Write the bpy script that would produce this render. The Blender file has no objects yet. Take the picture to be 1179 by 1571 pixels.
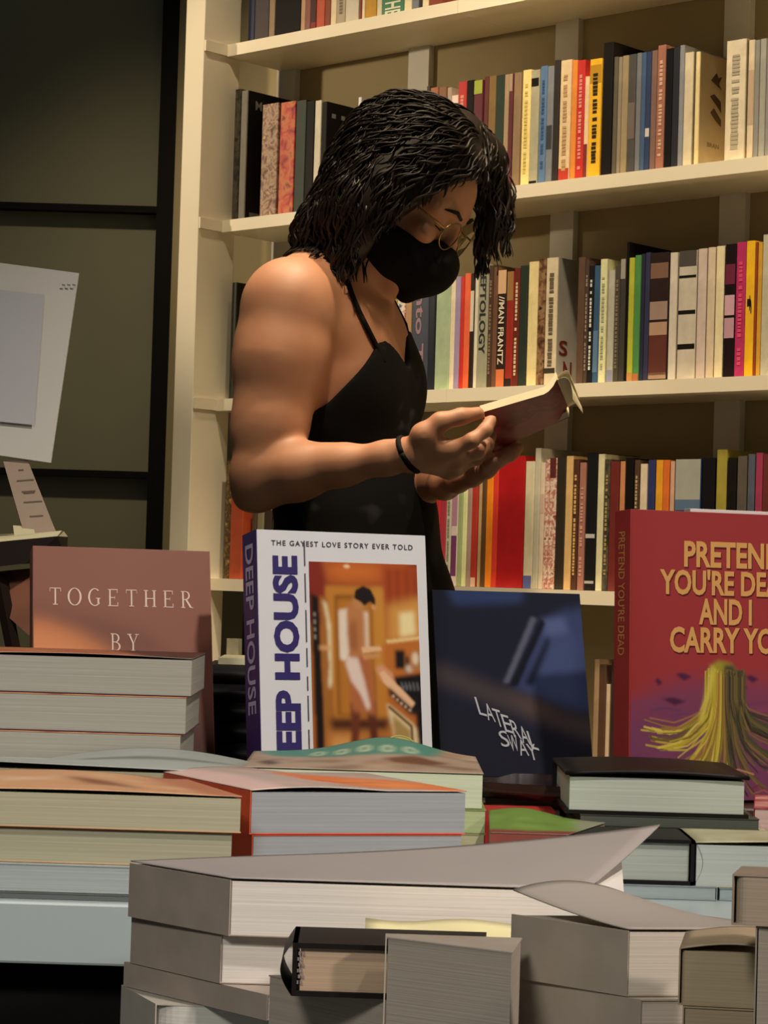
import bpy, math, random
import numpy as np
from mathutils import Vector, Matrix

random.seed(7)
rng = np.random.RandomState(11)
scene = bpy.context.scene
COL = scene.collection

# ------------------------------------------------------------------ camera
FPX, PW, PH = 3500.0, 1179.0, 1571.0
CAM = Vector((0, 0, 0.97))
PITCH = math.atan(97.5 / FPX)
ROLL = math.radians(1.72)
RC = Matrix.Rotation(math.radians(90) + PITCH, 3, 'X') @ Matrix.Rotation(ROLL, 3, 'Z')
cd = bpy.data.cameras.new('camera')
cd.sensor_fit = 'HORIZONTAL'
cd.sensor_width = 36.0
cd.lens = FPX / PW * 36.0
cd.clip_start = 0.05
cam = bpy.data.objects.new('camera', cd)
cam.matrix_world = Matrix.Translation(CAM) @ RC.to_4x4()
COL.objects.link(cam)
scene.camera = cam

# ------------------------------------------------------------------ view + light
vs = scene.view_settings
vs.view_transform = 'Standard'
vs.look = 'None'
vs.gamma = 1.0
vs.use_curve_mapping = False
vs.exposure = 0.0

world = bpy.data.worlds.new('world')
scene.world = world
world.use_nodes = True
wbg = world.node_tree.nodes['Background']
wbg.inputs[0].default_value = (0.80, 0.88, 0.82, 1)
wbg.inputs[1].default_value = 0.055

def aim(o, target):
    d = Vector(target) - o.location
    o.rotation_euler = d.to_track_quat('-Z', 'Y').to_euler()

def spot(name, loc, target, power, color, size=60, blend=0.5, rad=0.05):
    l = bpy.data.lights.new(name, 'SPOT')
    l.energy = power
    l.color = color
    l.spot_size = math.radians(size)
    l.spot_blend = blend
    l.shadow_soft_size = rad
    o = bpy.data.objects.new(name, l)
    COL.objects.link(o)
    o.location = loc
    aim(o, target)
    return o

WARM = (1.0, 0.80, 0.54)
def area(name, loc, target, power, color, sx, sy):
    l = bpy.data.lights.new(name, 'AREA')
    l.energy = power
    l.color = color
    l.shape = 'RECTANGLE'
    l.size = sx
    l.size_y = sy
    o = bpy.data.objects.new(name, l)
    COL.objects.link(o)
    o.location = loc
    aim(o, target)
    return o

# track spots washing the bookcase from the ceiling, one over the reader, one over the table, plus an added front fill
spot('shelf_spot', (-0.62, 3.25, 2.95), (-0.28, 3.80, 1.3), 60, WARM, 70, 0.7)
spot('shelf_spot', (0.12, 3.02, 2.95), (0.35, 3.25, 1.2), 150, WARM, 74, 0.7)
spot('shelf_spot', (0.77, 2.36, 2.95), (0.95, 2.62, 1.2), 135, WARM, 74, 0.7)
spot('left_bay_spot', (-2.2, 3.25, 2.0), (-0.12, 4.1, 1.66), 85, WARM, 26, 0.8, 0.04)
spot('reader_spot', (-0.05, 2.25, 3.0), (-0.10, 3.2, 1.35), 125, WARM, 32, 0.6)
spot('table_spot', (0.85, 0.45, 2.7), (0.05, 1.85, 0.85), 150, (1.0, 0.91, 0.80), 40, 0.7)
spot('low_table_spot', (1.1, 0.35, 1.55), (0.0, 1.25, 0.74), 50, (1.0, 0.87, 0.76), 34, 0.7)
spot('front_table_fill', (-0.7, -0.9, 2.5), (-0.05, 1.5, 0.85), 115, (1.0, 0.97, 0.88), 30, 0.6, 0.25)  # unseen fill added to brighten the fronts and left faces of the table books

# ------------------------------------------------------------------ helpers
def lin(c):
    if isinstance(c, str):
        c = tuple(int(c[i:i + 2], 16) / 255 for i in (0, 2, 4))
    return tuple((v / 12.92 if v <= 0.04045 else ((v + 0.055) / 1.055) ** 2.4) for v in c)

_mats = {}
def mat(hexc, rough=0.6, var=0.06, scale=40.0, kind='plain', metal=0.0, coat=0.0):
    key = (hexc, rough, var, scale, kind, metal, coat)
    if key in _mats:
        return _mats[key]
    m = bpy.data.materials.new(f'{kind}_{hexc}')
    m.use_nodes = True
    nt = m.node_tree
    b = nt.nodes['Principled BSDF']
    b.inputs['Roughness'].default_value = rough
    b.inputs['Metallic'].default_value = metal
    if coat:
        b.inputs['Coat Weight'].default_value = coat
    c = lin(hexc)
    if max(c) < 0.02:
        b.inputs['Specular IOR Level'].default_value = 0.2
    tc = nt.nodes.new('ShaderNodeTexCoord')
    if kind == 'pages':
        mp = nt.nodes.new('ShaderNodeMapping')
        mp.inputs['Scale'].default_value = (6, 6, 900)
        nt.links.new(tc.outputs['Object'], mp.inputs[0])
        src = mp.outputs[0]
        nz = nt.nodes.new('ShaderNodeTexNoise')
        nz.inputs['Scale'].default_value = 1.0
        nz.inputs['Detail'].default_value = 3
        nt.links.new(src, nz.inputs['Vector'])
    elif kind == 'pages_side':
        mp = nt.nodes.new('ShaderNodeMapping')
        mp.inputs['Scale'].default_value = (900, 6, 6)
        nt.links.new(tc.outputs['Object'], mp.inputs[0])
        nz = nt.nodes.new('ShaderNodeTexNoise')
        nz.inputs['Scale'].default_value = 1.0
        nt.links.new(mp.outputs[0], nz.inputs['Vector'])
    else:
        nz = nt.nodes.new('ShaderNodeTexNoise')
        nz.inputs['Scale'].default_value = scale
        nz.inputs['Detail'].default_value = 4
        nt.links.new(tc.outputs['Object'], nz.inputs['Vector'])
    rp = nt.nodes.new('ShaderNodeValToRGB')
    rp.color_ramp.elements[0].position = 0.3
    rp.color_ramp.elements[1].position = 0.7
    rp.color_ramp.elements[0].color = tuple(max(0, v * (1 - var)) for v in c) + (1,)
    rp.color_ramp.elements[1].color = tuple(min(1, v * (1 + var)) for v in c) + (1,)
    nt.links.new(nz.outputs[0], rp.inputs[0])
    nt.links.new(rp.outputs[0], b.inputs['Base Color'])
    if kind in ('pages', 'pages_side'):
        bp = nt.nodes.new('ShaderNodeBump')
        bp.inputs['Strength'].default_value = 0.25
        bp.inputs['Distance'].default_value = 0.0006
        nt.links.new(nz.outputs[0], bp.inputs['Height'])
        nt.links.new(bp.outputs[0], b.inputs['Normal'])
    _mats[key] = m
    return m

def blotch(name, cols, scale, rough=0.45, distort=0.6):
    """printed cover with patches of several colours"""
    m = bpy.data.materials.new(name)
    m.use_nodes = True
    nt = m.node_tree
    b = nt.nodes['Principled BSDF']
    b.inputs['Roughness'].default_value = rough
    tc = nt.nodes.new('ShaderNodeTexCoord')
    nz = nt.nodes.new('ShaderNodeTexNoise')
    nz.inputs['Scale'].default_value = scale
    nz.inputs['Detail'].default_value = 3
    nz.inputs['Distortion'].default_value = distort
    nt.links.new(tc.outputs['Object'], nz.inputs['Vector'])
    rp = nt.nodes.new('ShaderNodeValToRGB')
    e = rp.color_ramp.elements
    n = len(cols)
    while len(e) < n:
        e.new(0.5)
    for i, c in enumerate(cols):
        e[i].position = 0.3 + 0.4 * i / (n - 1)
        e[i].color = lin(c) + (1,)
    nt.links.new(nz.outputs[0], rp.inputs[0])
    nt.links.new(rp.outputs[0], b.inputs['Base Color'])
    return m

class MB:
    """collects faces with material slots, links as one mesh object"""
    def __init__(self):
        self.v, self.f, self.mi, self.mats = [], [], [], []
    def slot(self, m):
        if m not in self.mats:
            self.mats.append(m)
        return self.mats.index(m)
    def poly(self, pts, m):
        i = len(self.v)
        self.v += [tuple(p) for p in pts]
        self.f.append(tuple(range(i, i + len(pts))))
        self.mi.append(self.slot(m))
    def box(self, a, b, m):
        (x0, y0, z0), (x1, y1, z1) = a, b
        self.prism([(x0, y0), (x1, y0), (x1, y1), (x0, y1)], z0, z1, m)
    def prism(self, quad, z0, z1, m):
        i = len(self.v)
        n = len(quad)
        s = self.slot(m)
        self.v += [(p[0], p[1], z0) for p in quad] + [(p[0], p[1], z1) for p in quad]
        fs = [tuple(range(i + n - 1, i - 1, -1)), tuple(range(i + n, i + 2 * n))]
        for k in range(n):
            k2 = (k + 1) % n
            fs.append((i + k, i + k2, i + n + k2, i + n + k))
        self.f += fs
        self.mi += [s] * len(fs)
    def grid(self, P, m, thick=0.0):
        """P: rows x cols of points; thick gives a sheet with two sides"""
        R_, C_ = len(P), len(P[0])
        s = self.slot(m)
        i = len(self.v)
        for r in P:
            self.v += [tuple(p) for p in r]
        def idx(o, r, c):
            return o + r * C_ + c
        for r in range(R_ - 1):
            for c in range(C_ - 1):
                self.f.append((idx(i, r, c), idx(i, r, c + 1), idx(i, r + 1, c + 1), idx(i, r + 1, c)))
                self.mi.append(s)
        if thick:
            j = len(self.v)
            for r in P:
                self.v += [(p[0], p[1], p[2] - thick) for p in r]
            for r in range(R_ - 1):
                for c in range(C_ - 1):
                    self.f.append((idx(j, r + 1, c), idx(j, r + 1, c + 1), idx(j, r, c + 1), idx(j, r, c)))
                    self.mi.append(s)
            loop = [(0, c) for c in range(C_)] + [(r, C_ - 1) for r in range(1, R_)] + \
                   [(R_ - 1, c) for c in range(C_ - 2, -1, -1)] + [(r, 0) for r in range(R_ - 2, 0, -1)]
            for k in range(len(loop)):
                a, b = loop[k], loop[(k + 1) % len(loop)]
                self.f.append((idx(i, *a), idx(j, *a), idx(j, *b), idx(i, *b)))
                self.mi.append(s)
    def tube(self, pts, radii, m, seg=8, flat=1.0):
        s = self.slot(m)
        pts = [Vector(p) for p in pts]
        i0 = len(self.v)
        n = len(pts)
        ref = Vector((0.13, 0.31, 0.94))
        for k, p in enumerate(pts):
            t = (pts[min(k + 1, n - 1)] - pts[max(k - 1, 0)])
            t = t.normalized() if t.length > 1e-9 else Vector((0, 0, 1))
            a = t.cross(ref)
            a = a.normalized() if a.length > 1e-6 else t.orthogonal().normalized()
            b = t.cross(a)
            r = radii[k] if hasattr(radii, '__len__') else radii
            for q in range(seg):
                an = 2 * math.pi * q / seg
                self.v.append(tuple(p + a * (r * math.cos(an)) + b * (r * flat * math.sin(an))))
        for k in range(n - 1):
            for q in range(seg):
                q2 = (q + 1) % seg
                self.f.append((i0 + k * seg + q, i0 + k * seg + q2, i0 + (k + 1) * seg + q2, i0 + (k + 1) * seg + q))
                self.mi.append(s)
        self.f.append(tuple(i0 + q for q in range(seg - 1, -1, -1)))
        self.f.append(tuple(i0 + (n - 1) * seg + q for q in range(seg)))
        self.mi += [s, s]
    def build(self, name, parent=None, smooth=False, M=None, bevel=0.0):
        me = bpy.data.meshes.new(name)
        me.from_pydata(self.v, [], self.f)
        for m in self.mats:
            me.materials.append(m)
        me.polygons.foreach_set('material_index', self.mi)
        if smooth:
            me.polygons.foreach_set('use_smooth', [True] * len(self.f))
        me.update()
        o = bpy.data.objects.new(name, me)
        COL.objects.link(o)
        if M is not None:
            o.matrix_local = M
        if parent:
            o.parent = parent
        if bevel:
            b = o.modifiers.new('bevel', 'BEVEL')
            b.width = bevel
            b.segments = 2
        return o

def empty(name, loc=(0, 0, 0), M=None):
    o = bpy.data.objects.new(name, None)
    o.empty_display_size = 0.02
    COL.objects.link(o)
    if M is not None:
        o.matrix_world = M
    else:
        o.location = loc
    return o

LABELS = {}
def tag(o, label, cat, group=None):
    n = len(label.split())
    if not 4 <= n <= 16:
        print('LABEL LENGTH', n, label)
    if label in LABELS:
        print('DUPLICATE LABEL', label)
    LABELS[label] = o.name
    o['label'] = label
    o['category'] = cat
    if group:
        o['group'] = group
    return o

def structure(o):
    o['kind'] = 'structure'
    return o

def ray(px, py):
    v = Vector(((px - PW / 2) / FPX, -(py - PH / 2) / FPX, -1))
    return RC @ v
def at(px, py, D):
    r = ray(px, py)
    return CAM + r * (D / r.y)
def proj(P):
    v = RC.transposed() @ (Vector(P) - CAM)
    return (PW / 2 + FPX * v.x / -v.z, PH / 2 - FPX * v.y / -v.z)

_text_cache = {}
def text_shape(s, bold=0.0, space=1.0):
    """filled outline of a line of lettering in a unit frame: (verts, faces, w, h)"""
    key = (s, bold, space)
    if key in _text_cache:
        return _text_cache[key]
    cu = bpy.data.curves.new('lettering', 'FONT')
    cu.body = s
    cu.offset = bold
    cu.space_character = space
    cu.resolution_u = 3
    o = bpy.data.objects.new('lettering', cu)
    COL.objects.link(o)
    dg = bpy.context.evaluated_depsgraph_get()
    me = bpy.data.meshes.new_from_object(o.evaluated_get(dg))
    vv = [tuple(v.co) for v in me.vertices]
    ff = [tuple(p.vertices) for p in me.polygons]
    xs = [v[0] for v in vv]
    ys = [v[1] for v in vv]
    x0, x1, y0, y1 = min(xs), max(xs), min(ys), max(ys)
    vv = [((x - x0) / (x1 - x0), (y - y0) / (y1 - y0)) for x, y, z in vv]
    bpy.data.objects.remove(o)
    bpy.data.curves.remove(cu)
    bpy.data.meshes.remove(me)
    _text_cache[key] = (vv, ff)
    return vv, ff

def lettering(mb, s, fn, m, bold=0.0, space=1.0):
    """adds lettering to mb; fn maps (a, b) in the unit frame to a 3D point"""
    vv, ff = text_shape(s, bold, space)
    i = len(mb.v)
    k = mb.slot(m)
    mb.v += [tuple(fn(a, b)) for a, b in vv]
    mb.f += [tuple(i + q for q in f) for f in ff]
    mb.mi += [k] * len(ff)

# ------------------------------------------------------------------ printed pictures
printm = {}
def print_material(rough, spec):
    key = (rough, spec)
    if key in printm:
        return printm[key]
    m = bpy.data.materials.new('printed_picture')
    m.use_nodes = True
    nt = m.node_tree
    b = nt.nodes['Principled BSDF']
    b.inputs['Roughness'].default_value = rough
    b.inputs['Specular IOR Level'].default_value = spec
    at_ = nt.nodes.new('ShaderNodeVertexColor')
    at_.layer_name = 'print'
    nz = nt.nodes.new('ShaderNodeTexNoise')
    nz.inputs['Scale'].default_value = 250
    mx = nt.nodes.new('ShaderNodeMixRGB')
    mx.blend_type = 'OVERLAY'
    mx.inputs[0].default_value = 0.10
    nt.links.new(at_.outputs[0], mx.inputs[1])
    nt.links.new(nz.outputs[0], mx.inputs[2])
    nt.links.new(mx.outputs[0], b.inputs['Base Color'])
    printm[key] = m
    return m

class Canvas:
    """a picture drawn in soft edged patches; unit frame, v measured downwards"""
    def __init__(self, nx, ny, col):
        self.nx, self.ny = nx, ny
        self.im = np.zeros((ny, nx, 3)) + np.array(lin(col))
        self.v, self.u = np.meshgrid((np.arange(ny) + 0.5) / ny, (np.arange(nx) + 0.5) / nx, indexing='ij')
        self.asp = ny / nx
    def blur(self, m, r):
        r = int(round(r))
        if r < 1:
            return m
        for _ in range(2):
            for ax in (0, 1):
                pd = [(0, 0), (0, 0)]
                pd[ax] = (r + 1, r)
                c = np.cumsum(np.pad(m, pd, mode='edge'), axis=ax)
                n = m.shape[ax]
                m = (np.take(c, range(2 * r + 1, 2 * r + 1 + n), axis=ax) - np.take(c, range(0, n), axis=ax)) / (2 * r + 1)
        return m
    def put(self, m, col, soft, op=1.0):
        m = self.blur(m.astype(float), soft)[..., None] * op
        self.im = self.im * (1 - m) + np.array(lin(col)) * m
    def poly(self, pts, col, soft=1, op=1.0):
        inside = np.zeros(self.u.shape, bool)
        n = len(pts)
        for i in range(n):
            (x0, y0), (x1, y1) = pts[i], pts[(i + 1) % n]
            if y0 == y1:
                continue
            c = ((y0 > self.v) != (y1 > self.v)) & (self.u < (x1 - x0) * (self.v - y0) / (y1 - y0) + x0)
            inside ^= c
        self.put(inside, col, soft, op)
    def rect(self, u0, v0, u1, v1, col, soft=1, op=1.0):
        self.poly([(u0, v0), (u1, v0), (u1, v1), (u0, v1)], col, soft, op)
    def ell(self, cu, cv, ru, rv, col, soft=1, op=1.0):
        self.put(((self.u - cu) / ru) ** 2 + ((self.v - cv) / rv) ** 2 < 1, col, soft, op)
    def stroke(self, pts, w, col, soft=0, op=1.0):
        d = np.full(self.u.shape, 9.0)
        for (x0, y0), (x1, y1) in zip(pts[:-1], pts[1:]):
            ax, ay = (x1 - x0), (y1 - y0) * self.asp
            L = ax * ax + ay * ay + 1e-12
            px, py = self.u - x0, (self.v - y0) * self.asp
            t = np.clip((px * ax + py * ay) / L, 0, 1)
            d = np.minimum(d, np.hypot(px - t * ax, py - t * ay))
        self.put(np.clip((w - d) * self.nx + 0.5, 0, 1), col, soft, op)
    def grad(self, col, fn, op=1.0):
        m = np.clip(fn(self.u, self.v), 0, 1)[..., None] * op
        self.im = self.im * (1 - m) + np.array(lin(col)) * m
    def build(self, name, x0, z0, x1, z1, y, parent, rough=0.4, spec=0.3):
        nx, ny = self.nx, self.ny
        xs = np.linspace(x0, x1, nx)
        zs = np.linspace(z1, z0, ny)
        V = np.zeros((ny, nx, 3))
        V[..., 0] = xs[None, :]
        V[..., 1] = y
        V[..., 2] = zs[:, None]
        i = (np.arange(ny - 1)[:, None] * nx + np.arange(nx - 1)[None, :]).ravel()
        Q = np.stack([i, i + nx, i + nx + 1, i + 1], 1)
        me = bpy.data.meshes.new(name)
        me.vertices.add(nx * ny)
        me.vertices.foreach_set('co', V.ravel())
        me.loops.add(len(Q) * 4)
        me.loops.foreach_set('vertex_index', Q.astype(np.int32).ravel())
        me.polygons.add(len(Q))
        me.polygons.foreach_set('loop_start', np.arange(0, len(Q) * 4, 4, dtype=np.int32))
        me.polygons.foreach_set('loop_total', np.full(len(Q), 4, np.int32))
        ca = me.color_attributes.new('print', 'FLOAT_COLOR', 'POINT')
        ca.data.foreach_set('color', np.concatenate([self.im, np.ones((ny, nx, 1))], -1).astype(np.float32).ravel())
        me.materials.append(print_material(rough, spec))
        me.update(calc_edges=True)
        o = bpy.data.objects.new(name, me)
        COL.objects.link(o)
        o.parent = parent
        return o

# ------------------------------------------------------------------ room
vpd = ray(-3250, 768)
U = -Vector((vpd.x, vpd.y, 0)).normalized()          # along the bookcase, to the right
NIN = Vector((-U.y, U.x, 0))                          # into the bookcase
if NIN.y < 0:
    NIN = -NIN
W0 = at(740, 590, 3.68)
W0.z = 0
def W(s, d, z):
    p = W0 + U * s + NIN * d
    return Vector((p.x, p.y, z))
def plane_hit(px, py, d):
    r = ray(px, py)
    q = W0 + NIN * d
    t = ((q - Vector((CAM.x, CAM.y, 0))).dot(NIN)) / r.dot(NIN)
    return CAM + r * t
def s_of(px, d, z):
    lo, hi = -3.0, 3.0
    for _ in range(50):
        mid = (lo + hi) / 2
        if proj(W(mid, d, z))[0] < px:
            lo = mid
        else:
            hi = mid
    return (lo + hi) / 2
MW = Matrix.Translation(W0) @ Matrix(((U.x, NIN.x, 0), (U.y, NIN.y, 0), (0, 0, 1))).to_4x4()

ZA = plane_hit(462, 47, 0).z
ZB = plane_hit(900, 271.5, 0).z
ZC = plane_hit(740, 594.5, 0).z
ZD = plane_hit(800, 903, 0).z
ZE = ZD - 0.32
print('shelf z', ZA, ZB, ZC, ZD, ZE)
S_L = s_of(300, 0.0, 1.3)
S_R = 1.75
SH_D = 0.155

paint = mat('f2e8cf', 0.45, 0.03, 6)
paint_side = paint
b = MB()
b.box((-4, -1.5, -0.02), (4, 6, 0.0), mat('3a332c', 0.5, 0.15, 8))
structure(b.build('floor'))

# wall the bookcase stands against
b = MB()
b.box((S_L - 0.25, SH_D + 0.001, 0), (S_R + 0.1, SH_D + 0.06, 2.9), mat('a3946f', 0.8, 0.04, 5))
wall = structure(b.build('wall_right', M=MW))

# glazed partition on the left: dark framing with dull olive panels
YP = 4.45
b = MB()
xr = at(283, 300, YP).x
xl = -3.4
b.box((xl, YP + 0.02, 0), (xr, YP + 0.05, 3.0), mat('84836a', 0.6, 0.05, 4))
part = structure(b.build('wall_back'))
black = mat('0a0908', 0.7, 0.1, 20)
b = MB()
x0 = at(240, 500, YP).x - 0.004
x1 = at(270, 500, YP).x + 0.02
b.box((x0, YP - 0.03, 0), (x1, YP + 0.05, 3.0), black)
structure(b.build('trim_1'))
for n_, (py, px) in enumerate(((319, 120), (726, 120))):
    z = at(px, py, YP).z
    b = MB()
    b.box((xl, YP - 0.008, z - 0.0065), (x0, YP + 0.02, z + 0.0065), black)
    structure(b.build(f'trim_{n_ + 2}'))

# ------------------------------------------------------------------ bookcase
case = empty('bookcase', M=MW)
tag(case, 'cream painted wall bookcase with long shelves full of books', 'bookcase')
pw = 0.05
sp0 = s_of(259, -0.055, 1.0)
b = MB()
b.box((sp0, -0.055, 0), (sp0 + pw, 0.035, 2.6), paint)
b.build('side_post', case, bevel=0.0015)
S_IN = sp0 + pw
for z in (ZA, ZB, ZC, ZD, ZE, ZE - 0.32, ZA + 0.33):
    b = MB()
    seam = S_IN + 0.55
    b.box((S_IN, 0, z - 0.0215), (seam, SH_D, z), paint)
    b.box((seam + 0.0008, 0, z - 0.0215), (seam + 0.93, SH_D, z), paint)
    b.box((seam + 0.9308, 0, z - 0.0215), (S_R, SH_D, z), paint)
    b.build('shelf', case)
for z in (ZA, ZB, ZC, ZD, ZE):
    b = MB()
    b.box((S_IN, -0.054, z - 0.0205), (S_IN + 0.004, -0.0004, z - 0.001), paint)
    b.build('cleat', case)
for px, py, z in ((433, 110, 1.7), (637, 100, 1.7), (866, 60, 1.75), (1128, 40, 1.75)):
    s = s_of(px, 0.14, z)
    b = MB()
    b.box((s - 0.024, 0.142, 0), (s + 0.024, SH_D + 0.0005, 2.6), mat('d8d4c8', 0.5, 0.03, 6))
    b.build('upright', case)

# ------------------------------------------------------------------ books on the shelves
PAGE = mat('d9cba8', 0.8, 0.10, 1, 'pages_side')
def marks(b, w, h, col, z0, z1, frac=0.45, seed=0):
    """row of small illegible printed marks running down a spine"""
    r = random.Random(seed)
    m = mat(col, 0.5)
    z = z1
    cw = w * frac
    while z > z0:
        L = r.uniform(0.003, 0.006)
        if r.random() < 0.16:
            z -= 0.005
            continue
        a = w / 2 - cw / 2 * r.uniform(0.8, 1)
        c = w / 2 + cw / 2 * r.uniform(0.8, 1)
        b.poly([(a, -0.0004, z - L), (c, -0.0004, z - L), (c, -0.0004, z), (a, -0.0004, z)], m)
        z -= L + r.uniform(0.001, 0.002)

def shelf_book(px0, px1, ytop, col, zs, label, group, setback=0.026, depth=0.118, mk=None, bands=(), text=None,
               face=(), rough=0.5, lean=0.0, yaw=0.0, kind='paperback_book', cover=None):
    s0, s1 = s_of(px0, setback, zs + 0.08), s_of(px1, setback, zs + 0.08)
    w = max(0.003, s1 - s0 - 0.0006)
    if ytop is None:
        h = random.uniform(0.19, 0.215)
    else:
        h = plane_hit((px0 + px1) / 2, ytop, setback).z - zs
    depth = min(depth, SH_D - setback - 0.016)
    M = Matrix.Translation(W(s0, setback, zs + 0.0004)) @ Matrix(((U.x, NIN.x, 0), (U.y, NIN.y, 0), (0, 0, 1))).to_4x4()
    if lean:
        M = M @ Matrix.Rotation(lean, 4, 'Y')
    if yaw:
        M = M @ Matrix.Rotation(yaw, 4, 'Z')
    root = empty(kind, M=M)
    tag(root, label, 'book', group)
    cm = mat(col, rough, 0.10, 55) if isinstance(col, str) else col
    cv = cm if cover is None else (mat(cover, rough, 0.1, 30) if isinstance(cover, str) else cover)
    t = min(0.0009, w * 0.2)
    if kind == 'hardcover_book':
        t = min(0.002, w * 0.2)
    b = MB()
    r = min(0.0015, w * 0.25)
    # spine with softened edges, then the two boards
    q = [(0, r), (r * 0.4, r * 0.3), (r, 0), (w - r, 0), (w - r * 0.4, r * 0.3), (w, r), (w, r + t), (0, r + t)]
    b.prism(q, 0, h, cm)
    b.prism([(0, r + t), (t, r + t), (t, depth), (0, depth)], 0, h, cv)
    b.prism([(w - t, r + t), (w, r + t), (w, depth), (w - t, depth)], 0, h, cv)
    b.build('cover', root)
    p = MB()
    ins = 0.003 if kind == 'hardcover_book' else 0.0005
    p.box((t, r + t, ins), (w - t, depth - 0.002, h - ins), PAGE)
    p.build('pages', root)
    for z0, z1, c in bands:
        g = MB()
        g.poly([(r * .6, -0.0002, z0 * h), (w - r * .6, -0.0002, z0 * h), (w - r * .6, -0.0002, z1 * h), (r * .6, -0.0002, z1 * h)], mat(c, 0.5))
        g.build('spine_patch', root)
    if mk or text:
        g = MB()
        if mk:
            marks(g, w, h, mk, h * 0.12, h * 0.88, 0.42, int(px0 * 7))
        if text:
            s_, c_, za, zb, fr = text
            lettering(g, s_, lambda a, q_: (w * (0.5 - fr / 2 + fr * q_), -0.0005, h * (zb - (zb - za) * a)), mat(c_, 0.5), 0.02)
        g.build('spine_lettering', root)
    for item in face:
        g = MB()
        if isinstance(item[0], str):
            s_, y0, y1, z0, z1, c = item
            lettering(g, s_, lambda a, q_: (w + 0.0004, y0 + (y1 - y0) * a, h * (z0 + (z1 - z0) * q_)), mat(c, 0.5), 0.02)
            g.build('cover_lettering', root)
        else:
            pts, c = item
            g.poly([(w + 0.0003, y, h * z) for y, z in pts], mat(c, 0.5))
            g.build('cover_patch', root)
    return root

def blk(y0, y1, z0, z1):
    return [(y0, z0), (y1, z0), (y1, z1), (y0, z1)]

floral = blotch('floral_cover', ['4a2f2a', '8c6a5a', 'b59a80', '6e4a48', 'c8a878'], 60)
redpat = blotch('red_orange_cover', ['7a1f2a', 'c2463a', 'c87846', '8c2a30'], 50)
brownmix = blotch('brown_mixed_cover', ['3a241a', '6e4a32', '9a7a58', '2a1c18'], 70)
pinkmix = blotch('pink_mottled_cover', ['d8c0b0', 'a85a50', 'e0d0c0', '8a3a38'], 110)
darkmix = blotch('dark_mottled_cover', ['1c1a18', '3c3830', '57503f', '141210'], 60)
palemix = blotch('pale_mottled_cover', ['c8c8b8', 'a0a8a8', 'd8d0c0', '98a8b0'], 50)
multi = blotch('multicolour_cover', ['e0d8c8', 'b05040', 'e8e0d0', '4a5a6a'], 60)

A, B_, C_, D_, E_ = [], [], [], [], []
# (left px, right px, top px or None, colour, description, options)
A = [
 (382, 392, None, '1c2244', 'slim dark navy book at the left end', {}),
 (392, 414, None, '3a3236', 'dark grey book', {}),
 (414, 423, None, '8a765c', 'thin tan book', {}),
 (423, 463, None, '0d0b0b', 'thick plain black book', {'kind': 'hardcover_book'}),
 (463, 470, None, 'b08c70', 'thin pale tan book', {}),
 (470, 478, None, '7e5048', 'thin dusty brown book', {}),
 (478, 487, None, '7a1f1c', 'dark red book', {'bands': ((0.1, 0.55, '3a0d0c'),)}),
 (487, 500, None, 'b04c30', 'brick orange book', {}),
 (500, 509, None, '7c3a22', 'rust brown book', {}),
 (509, 518, None, 'd8c8a8', 'slim cream book', {}),
 (518, 532, None, 'a89a84', 'stone beige book', {'mk': '6e6458'}),
 (532, 553, None, 'b5ac9c', 'pale grey mottled book', {'bands': ((0.0, 0.3, 'c8c0b0'),)}),
 (553, 557, None, '7c3020', 'very thin red brown book', {}),
 (557, 562, None, 'e0d0ac', 'very thin cream book', {}),
 (562, 580, None, 'b88a1e', 'mustard yellow book', {}),
 (580, 588, None, 'd0c8b0', 'off white book', {}),
 (588, 622, None, '3f7c5c', 'wide green book with white lettering', {'text': ('THE', 'd8d8c0', 0.02, 0.2, 0.7)}),
 (622, 634, None, 'e4d8b4', 'plain ivory book', {}),
 (634, 645, None, '6e7480', 'slate grey book', {}),
 (645, 650, None, '2a2220', 'thin blackish brown book', {}),
 (650, 660, None, 'e0d2b0', 'buff book', {}),
 (660, 681, None, '7c3a28', 'reddish brown book', {}),
]
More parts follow.
